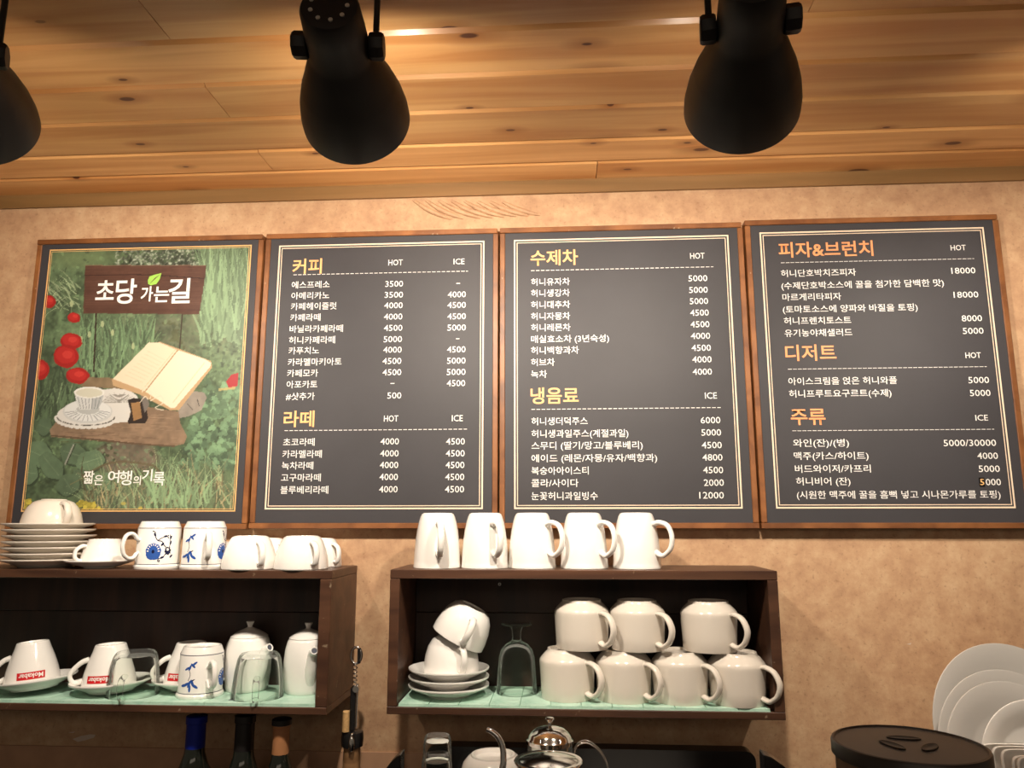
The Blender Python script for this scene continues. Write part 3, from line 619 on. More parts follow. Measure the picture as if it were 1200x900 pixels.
def liner(label, x0, x1, z0, th, tw):
    t = thing('shelf_liner', label, 'shelf liner', ((x0+x1)/2, 1.27, z0)); y0, y1 = 1.2015, YW-.016
    base = box(x0, x1, y0, y1, z0, z0+th*.4); base.transform(Matrix.Translation(-t.location)); link('backing', base, MT['mint'], t)
    n = round((x1-x0)/tw); w_ = (x1-x0)/n; ym = [y0, y0+.019, y0+.077, y1]
    for i in range(n):
        for j in range(3):
            g = .00045; me = box(-w_/2+g, w_/2-g, ym[j]-t.location.y+g, ym[j+1]-t.location.y-g, th*.4, th, .0003)
            link('tile', me, MT['mint'], t, (x0+w_*(i+.5)-t.location.x, 0, 0))
    return z0+th
ZL = liner('mint green tiled liner board in the left shelf box', LX0+.020, LX1-.0185, ZB-.003+.0107, .0045, .088)
ZR = liner('mint green tiled liner board in the right shelf box', RX0+.017, RX1-.021, ZB+.0107, .0045, .0445)
ring = xform(lathe([(.0016, 0), (.0024, 0), (.0024, .001), (.0016, .001)], 20, closed=True), Matrix.Rotation(PI/2, 4, 'X'))
q = at(585.5, 684.5, YW-.0145); link('screw_ring', ring, MT['steel'], s2, q-s2.location)

# ---------------------------------------------------------------- crockery kinds (built once, meshes shared)
_K = {}
def kind(name, fn):
    if name not in _K: _K[name] = fn()
    return _K[name]
def hollow(outer, th):                      # outer profile from rim (bottom) to foot centre (top): inner skin added
    inner = [(max(0, r-th), min(z, outer[-1][1]-th)) for r, z in outer]
    inner[0] = (outer[0][0]-th, outer[0][1])
    inner = [(r, z) for r, z in inner if z <= outer[-1][1]-th+1e-9]
    return outer+inner[::-1]
def mk_tall():
    h = .0865
    o = [(r*h, z*h) for r, z in ((.430, 0), (.438, .008), (.439, .045), (.433, .07), (.430, .12), (.424, .28), (.409, .48), (.382, .68), (.350, .84), (.323, .93), (.296, .982), (.262, 1.0), (.235, .992), (.225, .975), (0, .97))]
    b = lathe(hollow(o, .003), 56)
    hp = spline([(.375*h, 0, .80*h), (.50*h, 0, .825*h), (.66*h, 0, .76*h), (.735*h, 0, .57*h), (.70*h, 0, .37*h), (.58*h, 0, .255*h), (.50*h, 0, .245*h), (.405*h, 0, .30*h)], 6)
    return dict(body=b, handle=sweep(hp, .0052, .0036, 14, taper=lambda t: 1.0+.25*abs(2*t-1)**3))
def mk_low():
    R, h = .0432, .0735
    o = [(R*.925, 0), (R*.938, .001), (R*.955, .02), (R*.995, h*.68), (R, h*.74), (R*.99, h*.775), (R*.95, h*.815), (R*.80, h*.915), (R*.72, h*.955), (R*.705, h), (R*.66, h), (R*.64, h*.955), (0, h*.95)]
    hp = spline([(R*.93, 0, h*.74), (R*1.12, 0, h*.76), (R*1.42, 0, h*.68), (R*1.60, 0, h*.47), (R*1.50, 0, h*.25), (R*1.25, 0, h*.13), (R*1.08, 0, h*.13), (R*.94, 0, h*.16)], 6)
    return dict(body=lathe(hollow(o, .003), 56, ang=50), handle=sweep(hp, .0062, .0036, 14, taper=lambda t: 1.0))
def mk_wide():                              # wide cappuccino cup upside down
    R, h = .0425, .0525
    o = [(R*.975, 0), (R, .0015), (R*1.0, h*.12), (R*.965, h*.36), (R*.89, h*.60), (R*.78, h*.82), (R*.68, h*.95), (R*.60, h*.985), (R*.57, h), (R*.50, h), (R*.48, h*.96), (0, h*.955)]
    hp = spline([(R*.80, 0, h*.78), (R*.95, 0, h*.80), (R*1.18, 0, h*.66), (R*1.24, 0, h*.42), (R*1.14, 0, h*.20), (R*.99, 0, h*.20)], 6)
    return dict(body=lathe(hollow(o, .003), 56), handle=sweep(hp, .0050, .0032, 12))
def mk_dome():                              # rounder soup-like cup
    R, h = .0475, .0470
    o = [(R*.975, 0), (R, .001), (R*.985, h*.2), (R*.93, h*.45), (R*.82, h*.70), (R*.66, h*.89), (R*.50, h*.965), (R*.42, h*.975), (R*.405, h), (R*.35, h), (R*.34, h*.96), (0, h*.955)]
    hp = spline([(R*.70, 0, h*.80), (R*.84, 0, h*.86), (R*1.10, 0, h*.74), (R*1.22, 0, h*.45), (R*1.12, 0, h*.18), (R*.97, 0, h*.12)], 6)
    return dict(body=lathe(hollow(o, .003), 56), handle=sweep(hp, .0058, .0036, 12))
def mk_bowlcup():                           # deep round cup of the middle stack
    R, h = .0435, .056
    o = [(R*.975, 0), (R, .001), (R*1.0, h*.22), (R*.95, h*.50), (R*.85, h*.74), (R*.70, h*.92), (R*.55, h*.985), (R*.52, h), (R*.46, h), (R*.45, h*.96), (0, h*.955)]
    hp = spline([(R*.84, 0, h*.74), (R*.97, 0, h*.80), (R*1.22, 0, h*.70), (R*1.30, 0, h*.42), (R*1.14, 0, h*.16), (R*.98, 0, h*.16)], 6)
    return dict(body=lathe(hollow(o, .003), 56), handle=sweep(hp, .0052, .0034, 12))
def mk_small():
    R, h = .0345, .040
    o = [(R*.975, 0), (R, .001), (R*.985, h*.28), (R*.92, h*.5), (R*.80, h*.74), (R*.72, h*.90), (R*.70, h), (R*.62, h), (R*.6, h*.95), (0, h*.945)]
    hp = spline([(R*.82, 0, h*.72), (R*.98, 0, h*.74), (R*1.24, 0, h*.56), (R*1.26, 0, h*.30), (R*1.08, 0, h*.15), (R*.97, 0, h*.16)], 6)
    return dict(body=lathe(hollow(o, .0026), 48), handle=sweep(hp, .0046, .0030, 12))
KR = lambda z, h=.0640, R=.0405: R*np.interp(z/h, [0, .12, .35, .62, .85, 1], [1, .985, .91, .78, .64, .565])
def mk_label():                             # conical espresso cup with a red label
    h = .0640
    o = [(KR(0)*.98, 0)]+[(float(KR(h*t)), h*t) for t in (.02, .12, .25, .35, .48, .62, .74, .85, .95)]+[(KR(h)*1.0, h*.99), (KR(h)*.96, h), (KR(h)*.86, h), (KR(h)*.82, h*.96), (0, h*.955)]
    hp = spline([(.0300, 0, h*.66), (.041, 0, h*.60), (.0535, 0, h*.42), (.0565, 0, h*.28), (.052, 0, h*.15), (.044, 0, h*.13), (.038, 0, h*.16)], 6)
    d = dict(body=lathe(hollow(o, .0028), 48), handle=sweep(hp, .0042, .0042, 12, taper=lambda t: 1.1-.25*math.sin(PI*t)))
    return d
def saucer(R, h, foot=.55, deep=.0):
    o = [(0, .0012), (R*foot*.92, .0012), (R*foot*.95, 0), (R*foot, 0), (R*foot*1.03, .002), (R*.80, h*.50), (R*.95, h*.76), (R*.995, h*.84), (R, h*.92), (R*.995, h), (R*.975, h), (R*.78, h*.68), (R*.55, .0045+deep), (0, .004+deep)]
    return lathe(o, 64, ang=60)
def mk_glassmug():
    R, h = .0395, .0660
    pr = [(R, 0), (R*.985, h*.25), (R*.92, h*.6), (R*.84, h*.86), (R*.78, h*.95), (R*.70, h)]
    o = pr+[(0, h)]
    inn = [(0, h-.0065), (R*.68, h-.0065), (R*.80, h*.83), (R*.885, h*.6), (R*.955, h*.25), (R*.965, 0)]
    hp = spline([(R*.95, 0, h*.52), (R*1.15, 0, h*.52), (R*1.36, 0, h*.44), (R*1.42, 0, h*.26), (R*1.34, 0, h*.10), (R*1.12, 0, h*.05), (R*.99, 0, h*.06)], 6)
    return dict(body=lathe(o+inn, 48, closed=True), handle=sweep(hp, .0050, .0040, 12))
OR_, OH = .0345, .0755
def on_r(z): return OR_*float(np.interp(z/OH, [0, .06, .09, .10, .86, .865, 1], [1.04, 1.04, .99, .98, .95, .95, .86]))
def mk_onion():                             # tankard with blue flowers
    o = [(OR_*1.02, 0), (OR_*1.04, .001), (OR_*1.04, OH*.06), (OR_*.985, OH*.095), (OR_*.98, OH*.11), (OR_*.955, OH*.86), (OR_*.93, OH*.885), (OR_*.85, OH*.975), (OR_*.82, OH), (OR_*.77, OH), (OR_*.74, OH*.965), (0, OH*.96)]
    b = lathe(hollow(o, .003), 56)
    bands = join(lathe([(OR_*.985, OH*.098), (OR_*.988, OH*.105), (OR_*.981, OH*.112)], 56), lathe([(OR_*.957, OH*.848), (OR_*.960, OH*.857), (OR_*.953, OH*.864)], 56))
    hp = spline([(.030, 0, OH*.60), (.036, 0, OH*.63), (.040, 0, OH*.70), (.046, 0, OH*.745), (.054, 0, OH*.70), (.0585, 0, OH*.52), (.056, 0, OH*.33), (.048, 0, OH*.235), (.040, 0, OH*.25), (.036, 0, OH*.32), (.0325, 0, OH*.35)], 5)
    hd = sweep(hp, .0045, .0030, 12)
    def patch(pts, lift=.0003):             # (arc, height) outline -> fan on the curved face, azimuth 0 = +x
        c = np.mean(pts, 0); V = []; n = len(pts); rings = 3
        for k in range(1, rings+1):
            for p in pts:
                q = c+(np.array(p)-c)*k/rings; a = q[0]/OR_; r = on_r(q[1])+lift; V.append((r*math.cos(a), r*math.sin(a), q[1]))
        a = c[0]/OR_; r = on_r(c[1])+lift; V.append((r*math.cos(a), r*math.sin(a), c[1])); e = len(V)-1
        Fc = [(e, i, (i+1) % n) for i in range(n)]
        for k in range(rings-1): Fc += [(k*n+i, k*n+(i+1) % n, (k+1)*n+(i+1) % n, (k+1)*n+i) for i in range(n)]
        return mesh('patch', V, Fc)
    def el(cx, cz, rx, rz, rot=0, n=14, wob=0, wn=7):
        c, s = math.cos(rot), math.sin(rot)
        return [(cx+rx*math.cos(t)*c*(1+wob*math.sin(wn*t))-rz*math.sin(t)*s*(1+wob*math.sin(wn*t)), cz+rx*math.cos(t)*s*(1+wob*math.sin(wn*t))+rz*math.sin(t)*c*(1+wob*math.sin(wn*t))) for t in np.linspace(0, 2*PI, n, endpoint=False)]
    def vine(p, wd):
        q = spline([(x, z, 0) for x, z in p], 4); L = []; R_ = []
        for i in range(len(q)):
            d = (q[min(i+1, len(q)-1)]-q[max(i-1, 0)]).normalized(); L.append((q[i].x-d.y*wd/2, q[i].y+d.x*wd/2)); R_.append((q[i].x+d.y*wd/2, q[i].y-d.x*wd/2))
        V = []; n = len(L)
        for s in (L, R_):
            for x, z in s: r = on_r(z)+.00028; V.append((r*math.cos(x/OR_), r*math.sin(x/OR_), z))
        return mesh('vine', V, [(i, i+1, n+i+1, n+i) for i in range(n-1)])
    H = OH; bl = []; nv = []; wt = []
    def motif(s):                           # s = arc offset of the motif; positive arc runs to the right seen from outside
        bl.append(patch(el(s-.010, H*.37, .0120, .0130, 0, 28, .04, 9))); bl.append(patch(el(s-.0145, H*.28, .0055, .0050))); bl.append(patch(el(s-.0055, H*.27, .0055, .0050)))
        for k in range(9):
            a = k*PI/8; wt.append(patch(el(s-.010+.0085*math.cos(a), H*.38+.0100*math.sin(a), .0009, .0018, a-PI/2, 8), .0005))
        nv.append(patch(el(s-.010, H*.37, .0022, .0030), .0006))
        for a, b in (((.0005, .30), (.004, .40)), ((.004, .40), (.009, .47)), ((.009, .47), (.0045, .60))): pass
        nv.append(vine([(s-.013, H*.80), (s-.009, H*.77), (s-.008, H*.68), (s-.004, H*.60), (s+.002, H*.58), (s+.006, H*.50), (s+.012, H*.42)], .0013))
        nv.append(vine([(s-.004, H*.60), (s+.003, H*.66), (s+.010, H*.68), (s+.013, H*.64)], .0012)); nv.append(vine([(s+.012, H*.40), (s+.006, H*.26), (s-.001, H*.22), (s-.002, H*.17), (s+.001, H*.16)], .0012))
        nv.append(vine([(s+.014, H*.40), (s+.016, H*.56), (s+.015, H*.72)], .0012))
        nv.append(patch(el(s+.0125, H*.38, .0052, .0062, 0, 20, .18, 8))); wt.append(patch(el(s+.0120, H*.41, .0020, .0022), .0005))
        for cx, cz, r in ((-.0090, .72, 2.0), (.0035, .52, .9), (.0075, .685, .2), (.004, .245, .4), (.0165, .55, 1.4), (.0165, .66, 1.2), (.0185, .27, .8)):
            nv.append(patch(el(s+cx, H*cz, .0034, .0016, r, 8)))
        for cx, cz in ((-.012, .79), (.0118, .70), (.0, .185)): nv.append(patch(el(s+cx, H*cz, .0011, .0011, 0, 8)))
    motif(.040)
    # looser spray on the other side of the handle
    s = -.030
    for k, (dx, dz, r) in enumerate(((0, .30, 1.2), (.004, .32, 2.0), (-.004, .29, .5), (.007, .26, 2.6), (-.007, .27, .2), (.001, .22, 1.6))): bl.append(patch(el(s+dx*1.3, H*dz, .0060, .0021, r, 10)))
    for k, (dx, dz, r) in enumerate(((0, .62, 1.2), (.004, .66, 2.4), (-.004, .60, .5), (.006, .70, .6))): bl.append(patch(el(s+dx*1.2, H*dz, .0050, .0017, r, 10)))
    nv.append(vine([(s-.002, H*.60), (s+.001, H*.48), (s-.002, H*.36)], .0009)); nv.append(patch(el(s+.004, H*.36, .0060, .0010, .5, 10)))
    return dict(body=b, bands=bands, handle=hd, blue_flowers=join(*bl), dark_vines=join(*nv), petal_gaps=join(*wt))
def mk_pot():
    h = .088; R = .0370
    o = [(0, 0), (R*.86, 0), (R*.89, .001), (R*.93, h*.08), (R*1.0, h*.35), (R*1.0, h*.55), (R*.955, h*.75), (R*.86, h*.90), (R*.80, h*.945), (R*.775, h*.95), (R*.74, h*.93), (0, h*.93)]
    sp = spline([(.026, 0, h*.22), (.035, 0, h*.42), (.0405, 0, h*.62), (.0455, 0, h*.745), (.0540, 0, h*.80)], 6)
    spm = sweep(sp, .0110, .0110, 16, caps=False, taper=lambda t: 1.0-.44*t)
    e = sp[-1]; d = (sp[-1]-sp[-2]).normalized()
    inn = sweep([e+d*.0002, e-d*.008], .0042, .0042, 16, caps=True); 
    rr_ = lathe([(.0042, -.0004), (.0064, -.0006), (.0066, .0006), (.0056, .0014), (.0042, .0006)], 20, closed=True); rr_.transform(Matrix.Translation(e) @ d.to_track_quat('Z', 'Y').to_matrix().to_4x4())
    lid = lathe([(R*.80, h*.951), (R*.815, h*.956), (R*.80, h*.965), (R*.66, h*1.01), (R*.42, h*1.065), (R*.20, h*1.10), (.0045, h*1.115)], 48)
    kn = lathe([(.0042, h*1.110), (.0038, h*1.14), (.0060, h*1.20), (.0066, h*1.215), (.0055, h*1.225), (0, h*1.225)], 24)
    hp = spline([(-.034, 0, h*.78), (-.050, 0, h*.80), (-.058, 0, h*.60), (-.052, 0, h*.35), (-.036, 0, h*.25)], 6)
    return dict(body=lathe(o, 56, ang=60), spout=join(spm, rr_), spout_hole=inn, lid=lid, lid_knob=kn, handle=sweep(hp, .0048, .0036, 12))
def mk_goblet():
    o = [(.0318, 0), (.0316, .012), (.0305, .032), (.0285, .054), (.0250, .066), (.0170, .0745), (.0090, .0785), (.0072, .081), (.0068, .086), (.0074, .0935), (.0090, .0990), (.0140, .1022), (.0240, .1036), (.0250, .1045), (.0248, .1058), (.012, .1064), (0, .1064)]
    i = [(0, .0745), (.011, .0722), (.0190, .0680), (.0235, .062), (.0268, .052), (.0290, .032), (.0300, .012), (.0302, 0)]
    return dict(bowl_stem_and_foot=lathe(o+i, 48, closed=True))
MATS = dict(bands='band', blue_flowers='blue', dark_vines='navy', petal_gaps='white', spout_hole='band')
def put(kd, fn, name, label, cat, loc, az=0, tilt=(0, 0), group=None, mat='white', scale=1.0):
    d = kind(kd, fn); t = thing(name, label, cat, loc, (math.radians(tilt[0]), math.radians(tilt[1]), 0), group)
    t.rotation_mode = 'QUATERNION'
    t.rotation_quaternion = (Matrix.Rotation(math.radians(tilt[1]), 4, 'Y') @ Matrix.Rotation(math.radians(tilt[0]), 4, 'X') @ Matrix.Rotation(math.radians(az), 4, 'Z')).to_quaternion()
    t.scale = (scale,)*3
    for nm_, me in d.items():
        m2 = MT[MATS.get(nm_, mat)]
        if me.materials and me.materials[0] != m2:
            key = (kd, nm_, m2.name)
            if key not in _K: c = me.copy(); c.materials.clear(); _K[key] = c
            me = _K[key]
        o_ = link(nm_, me, m2, t)
        if nm_ in ('blue_flowers', 'dark_vines', 'petal_gaps'): o_['kind'] = 'stuff'
    return t
def on(x, y, Y, z): p = at(x, y, Y); return (p.x, Y, z)

# tall mugs on top of the right shelf box
names = ['leftmost tall white mug on the right shelf box, its handle facing the viewer', 'second tall white mug from the left on the right shelf box, handle turned forward', 'middle one of five tall white mugs on the right shelf box', 'fourth tall white mug from the left on the right shelf box', 'rightmost tall white mug on the right shelf box, handle seen in full profile']
for (x, az), nm_ in zip(((512.5, -76), (568.5, -62), (623.5, -40), (684.5, -44), (746, -37)), names):
    put('tall', mk_tall, 'mug', nm_, 'mug', on(x, 640, 1.256, ZT), az, group='tall white mugs upside down on the shelf box')
# cream mugs inside
G = 'cream mugs stacked upside down in the right shelf box'
for (x, Yc), nm_ in zip(((665, 1.258), (731, 1.252), (797, 1.248), (864, 1.240)), ('bottom row, under the left edge of the stack beside the goblet', 'bottom row, second from the goblet', 'bottom row, third from the goblet', 'bottom row, rightmost in the shelf box')):
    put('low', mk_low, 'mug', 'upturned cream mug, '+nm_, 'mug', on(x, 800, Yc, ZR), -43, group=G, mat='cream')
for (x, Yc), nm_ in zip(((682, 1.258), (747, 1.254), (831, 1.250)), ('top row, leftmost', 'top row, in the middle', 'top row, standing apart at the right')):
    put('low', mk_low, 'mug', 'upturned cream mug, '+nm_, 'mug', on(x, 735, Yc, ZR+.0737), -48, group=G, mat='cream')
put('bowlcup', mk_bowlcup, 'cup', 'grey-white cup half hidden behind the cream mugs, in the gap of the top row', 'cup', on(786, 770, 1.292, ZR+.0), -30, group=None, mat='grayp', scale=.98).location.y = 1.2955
# three saucers with two cups
for k, nm_ in enumerate(('bottom', 'middle', 'top')):
    t_ = thing('saucer', 'white saucer, %s one of the three under the cups in the right shelf box' % nm_, 'saucer', on(526, 800, 1.262, ZR+.0125*k), group='white saucers in the right shelf box')
    link('plate', kind('sauc3', lambda: saucer(.0635, .0175, .52)), MT['white'], t_)
put('bowlcup', mk_bowlcup, 'cup', 'white cup standing upside down on the three saucers in the right shelf box', 'cup', on(529, 780, 1.262, ZR+.0125*2+.0086), -62, mat='white')
tc_ = on(539, 738, 1.258, ZR+.0125*2+.0086+.051)
put('bowlcup', mk_bowlcup, 'cup', 'white cup leaning askew on top of another cup in the right shelf box', 'cup', (tc_[0]-.004, tc_[1], tc_[2]), -75, (0, 27), mat='white')
put('goblet', mk_goblet, 'goblet', 'upturned clear glass goblet standing between the saucers and the cream mugs', 'glass', on(605.5, 770, 1.285, ZR), 0, mat='glass')

# ---- on top of the left shelf box
ZTL = ZT-.002
offs = (.0, -.001, .0, .001, .001, -.001, -.003)
for k in range(7):
    t_ = thing('saucer', 'white saucer in the tall stack on the left shelf box, %s' % ('at the bottom', 'second from the bottom', 'third from the bottom', 'in the middle', 'third from the top', 'second from the top', 'at the top')[k], 'saucer', (on(57, 640, 1.277, 0)[0]+offs[k], 1.277, ZTL+.0097*k), group='white saucers stacked on the left shelf box')
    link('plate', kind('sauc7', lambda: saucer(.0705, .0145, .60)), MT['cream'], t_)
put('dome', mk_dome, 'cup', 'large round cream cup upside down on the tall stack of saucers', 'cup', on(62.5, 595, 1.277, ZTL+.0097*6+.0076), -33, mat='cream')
t_ = thing('saucer', 'white saucer under the small cup beside the tall saucer stack', 'saucer', on(117, 662, 1.2555, ZTL)); link('plate', kind('saucS', lambda: saucer(.0535, .0135, .45)), MT['white'], t_)
t_.location.y = 1.256
put('small', mk_small, 'cup', 'small white cup upside down on its own saucer beside the tall saucer stack', 'cup', on(122, 645, 1.256, ZTL+.0066), -130, mat='white')
put('onion', mk_onion, 'mug', 'blue flowered white tankard on the left shelf box, handle to the left', 'mug', on(186, 640, 1.245, ZTL), -125, group='blue flowered tankards').rotation_quaternion
put('onion', mk_onion, 'mug', 'blue flowered white tankard on the left shelf box, handle facing the viewer', 'mug', on(239.5, 640, 1.245, ZTL), -58, group='blue flowered tankards')
G = 'white wide cups upside down on the left shelf box'
put('wide', mk_wide, 'cup', 'wide white cup upside down, front one next to the flowered tankards', 'cup', on(292.5, 650, 1.238, ZTL), -46, group=G)
put('wide', mk_wide, 'cup', 'wide white cup upside down, front one at the right end of the left shelf box', 'cup', on(353.5, 650, 1.238, ZTL), -46, group=G)
put('wide', mk_wide, 'cup', 'wide white cup upside down, showing between the two front ones', 'cup', on(313, 650, 1.311, ZTL), -30, group=G, scale=.9)
put('wide', mk_wide, 'cup', 'wide white cup upside down, back one at the right end of the left shelf box', 'cup', on(374, 650, 1.311, ZTL), -30, group=G, scale=.9)
put('wide', mk_wide, 'cup', 'wide white cup upside down, almost hidden behind the flowered tankards', 'cup', on(255, 650, 1.316, ZTL), -90, group=G, scale=.78)

# ---- inside the left shelf box
def red_label(t, az0, arc=.040):
    # label and its lettering bent round the cup, upside down like the cup
    def bend(u, z, lift):                   # u: arc length to the right seen from outside
        a = math.radians(az0)+u/KR(z); r = float(KR(z))+lift; return (r*math.cos(a), r*math.sin(a), z)
    n = 10; V = []; z0, z1 = .0095, .0205
    for i in range(n+1):
        for z in (z0, (z0+z1)/2, z1): V.append(bend((i/n-.5)*arc, z, .0003))
    Fc = [(i*3+j, (i+1)*3+j, (i+1)*3+j+1, i*3+j+1) for i in range(n) for j in range(2)]
    link('red_label', mesh('label', V, Fc, True), MT['red'], t)
    me = text_mesh('Mokabar', .02, 2); co = np.empty(len(me.vertices)*3); me.vertices.foreach_get('co', co); co = co.reshape(-1, 3)
    x0, x1, y1 = co[:, 0].min(), co[:, 0].max(), co[:, 1].max()
    out = [bend(-((x-x0)/(x1-x0)-.5)*arc*.86, z1-.0022-(y/y1)*(z1-z0)*.62, .00055) for x, y, _ in co]
    me.vertices.foreach_set('co', np.array(out, float).ravel()); me.update(); link('label_lettering', me, MT['white_print'], t)
G = 'white cups with red labels in the left shelf box'
for x, Yc, tl, nm_, az0 in ((40, 1.258, -5, 'leftmost in the left shelf box', -58), (130, 1.264, -2, 'behind the left glass mug', -82), (224, 1.292, -1, 'half hidden by the flowered tankard', -92)):
    p = on(x, 790, Yc, ZL); sd = thing('saucer', 'white saucer under the red labelled cup %s' % nm_, 'saucer', (p[0]+.003, p[1], ZL+(.0062 if tl == -5 else .0025)), (0, math.radians(tl), 0), 'white saucers under the labelled cups')
    link('plate', kind('saucK', lambda: saucer(.0620, .0175, .55)), MT['white'], sd)
    c_ = put('label', mk_label, 'cup', 'conical white cup with red label, %s' % nm_, 'cup', (p[0]-.002, p[1], ZL+(.0142 if tl == -5 else .0106)), 205, (0, tl), G)
    # label faces the viewer: azimuth measured in the cup's own turned frame
    red_label(c_, az0-205)
put('glassmug', mk_glassmug, 'glass mug', 'upturned clear glass mug in front of the second red labelled cup', 'glass mug', on(156.5, 800, 1.2475, ZL), -80, mat='glass', group='glass mugs in the left shelf box')
put('glassmug', mk_glassmug, 'glass mug', 'upturned clear glass mug in front of the white teapots', 'glass mug', on(302.5, 800, 1.2455, ZL), -72, mat='glass', group='glass mugs in the left shelf box')
put('onion', mk_onion, 'mug', 'blue flowered white tankard inside the left shelf box', 'mug', on(236, 785, 1.252, ZL), -45, group='blue flowered tankards')
put('pot', mk_pot, 'teapot', 'white teapot in the left shelf box, between the flowered tankard and the corner', 'teapot', on(291, 770, 1.298, ZL), -32, group='white teapots')
put('pot', mk_pot, 'teapot', 'white teapot in the right corner of the left shelf box, partly hidden by its side', 'teapot', on(360, 770, 1.288, ZL), -61, group='white teapots')
t_ = thing('brochure_scrap', 'tiny dark printed square lying on the mint liner by the glass mug', 'paper', (on(271.5, 813, 1.222, ZL)[0], 1.222, ZL)); link('scrap', box(-.003, .003, -.004, .004, 0, .0006), MT['band'], t_)

# ---------------------------------------------------------------- under the shelves
ZK = ZC-.60                                 # counter
ct = link('counter', box(-2.0, 2.0, .52, YW-.004, ZK-.04, ZK, .003), MT['counter']); tag(ct, 'dark stone counter top running below the shelves', 'counter')
cb = link('cabinet_body', box(-1.95, 1.95, .58, YW-.004, .0, ZK-.0405), MT['walnut'], ct)
def bottle(x, Yc, ytop, prof_n, cap, cap_len, label, capw=.0150, sh=.0385):
    p = at(x, ytop, Yc); z = p.z-ZK
    t = thing('wine_bottle', label, 'bottle', (p.x, Yc, ZK), group='wine bottles under the left shelf box'); n = z-.098 if prof_n is None else z-prof_n
    o = [(0, 0), (sh*.85, 0), (sh*.97, .004), (sh, .012), (sh, n-.035), (sh*.97, n-.02), (sh*.80, n), (sh*.56, n+.014), (capw*1.06, n+.032), (capw*.93, n+.05), (capw*.9, z-.002), (0, z-.002)]
    link('glass_body', lathe(o, 40), MT['darkglass'], t)
    link('capsule', lathe([(capw*1.0, z-cap_len), (capw*.98, z-.012), (capw*1.08, z-.011), (capw*1.08, z-.001), (capw*.98, z), (0, z)], 32), MT[cap], t)
    return t, z
bottle(231, 1.250, 838, .088, 'bluefoil', .052, 'dark wine bottle with a bright blue neck under the left shelf box')
bottle(288, 1.248, 837, .093, 'blackfoil', .060, 'wine bottle with an all-black neck, between the other two')
tb, zb = bottle(330.5, 1.235, 843, .090, 'tanfoil', .060, 'dark wine bottle with a tan neck and black mouth', .0128, .036)
link('mouth_ring', lathe([(.0128, zb-.008), (.0152, zb-.007), (.0152, zb+.0005), (.012, zb+.002), (0, zb+.002)], 28), MT['blackfoil'], tb)

# corkscrew leaning in a wooden crusher with a black collar
pp = on(412, 850, 1.262, ZK); t = thing('pepper_crusher', 'pale wooden stick with a glossy black collar, right of the wine bottles', 'utensil', (pp[0]+.002, pp[1], ZK)); zc_ = at(412, 866, 1.262).z-ZK
link('wooden_stick', lathe([(0, 0), (.030, 0), (.030, .01), (.016, .03), (.0135, zc_-.03), (.0125, zc_), (0, zc_+.002)], 28), MT['peg'], t)
link('black_collar', lathe([(.0126, zc_-.012), (.0165, zc_-.010), (.0175, zc_+.002), (.0165, zc_+.011), (.012, zc_+.013), (0, zc_+.012)], 28), MT['blackg'], t)
t2 = thing('corkscrew', 'waiter corkscrew with chrome spiral standing above the black collar', 'corkscrew', (pp[0]+.003, pp[1]-.002, ZK+zc_+.013)); zq = at(412, 758, 1.262).z-(ZK+zc_+.013)
k = zq
link('handle', box(-.0055, .0035, -.004, .004, 0, k*.52, .0015), MT['blackg'], t2)
sp = [Vector((.0005+.0030*math.cos(a), .0030*math.sin(a), k*.50+(k*.30)*a/(2*PI*6))) for a in np.linspace(0, 2*PI*6, 110)]
link('spiral', sweep(sp, .0010, .0010, 7, up=(0, 0, 1)), MT['steel'], t2)
link('lever', box(.0045, .0068, -.003, .003, k*.04, k*.56, .0006), MT['steel'], t2)
link('hinge', xform(lathe([(0, -.005), (.005, -.005), (.005, .005), (0, .005)], 18), Matrix.Translation((.004, -.002, k*.50)) @ Matrix.Rotation(PI/2, 4, 'X')), MT['steel'], t2)
lp = [Vector((.0012+.0085*math.cos(a), 0, k*.90+.0125*math.sin(a))) for a in np.linspace(0, 2*PI, 30)]
link('ring_pull', sweep(lp, .0022, .0022, 8, caps=False), MT['steel'], t2)
link('crown_lifter', box(.0035, .0085, -.0025, .0025, k*.80, k*.99, .001), MT['blackg'], t2)
link('blade_tip', xform(lathe([(0, -.016), (.004, -.010), (.005, 0), (.003, .012), (0, .016)], 12), Matrix.Translation((.003, -.0165, -.014))), MT['steel'], t2)
t3 = thing('cork', 'pale wine cork beside the corkscrew handle', 'cork', (pp[0]-.0060, pp[1]-.012, ZK+zc_+.0132)); link('cork_body', lathe([(0, 0), (.0048, 0), (.0056, .001), (.0054, .030), (.0046, .031), (0, .031)], 20), MT['cork'], t3)

# espresso machine: only its top edge and the curved side wings reach into the photo
zm_ = ZC-.385
t = thing('coffee_machine', 'black coffee machine below the right shelf box, cups on its top', 'coffee machine', (0.02, 1.05, ZK)); inv = Matrix.Translation(-t.location)
def mp_(nm_, me, mat): me.transform(inv); return link(nm_, me, MT[mat], t)
xl, xr = at(470, 885, .93).x, at(894, 885, .93).x
mp_('body', box(xl+.012, xr-.012, .95, 1.255, ZK+.02, zm_-.004, .006), 'blackm')
mp_('cup_tray', box(xl+.02, xr-.02, .955, 1.25, zm_-.0038, zm_, .0012), 'steel')
ztop = at(800, 879, 1.26).z
bm = bmesh.new(); x0, x1 = at(500, 880, 1.26).x, at(885, 880, 1.26).x; r = .014
outl = [(x0, ZK+.05), (x1, ZK+.05), (x1, ztop-r)]+[(x1-r+r*math.cos(a), ztop-r+r*math.sin(a)) for a in np.linspace(0, PI/2, 7)]+[(x0+r+r*math.cos(a), ztop-r+r*math.sin(a)) for a in np.linspace(PI/2, PI, 7)]
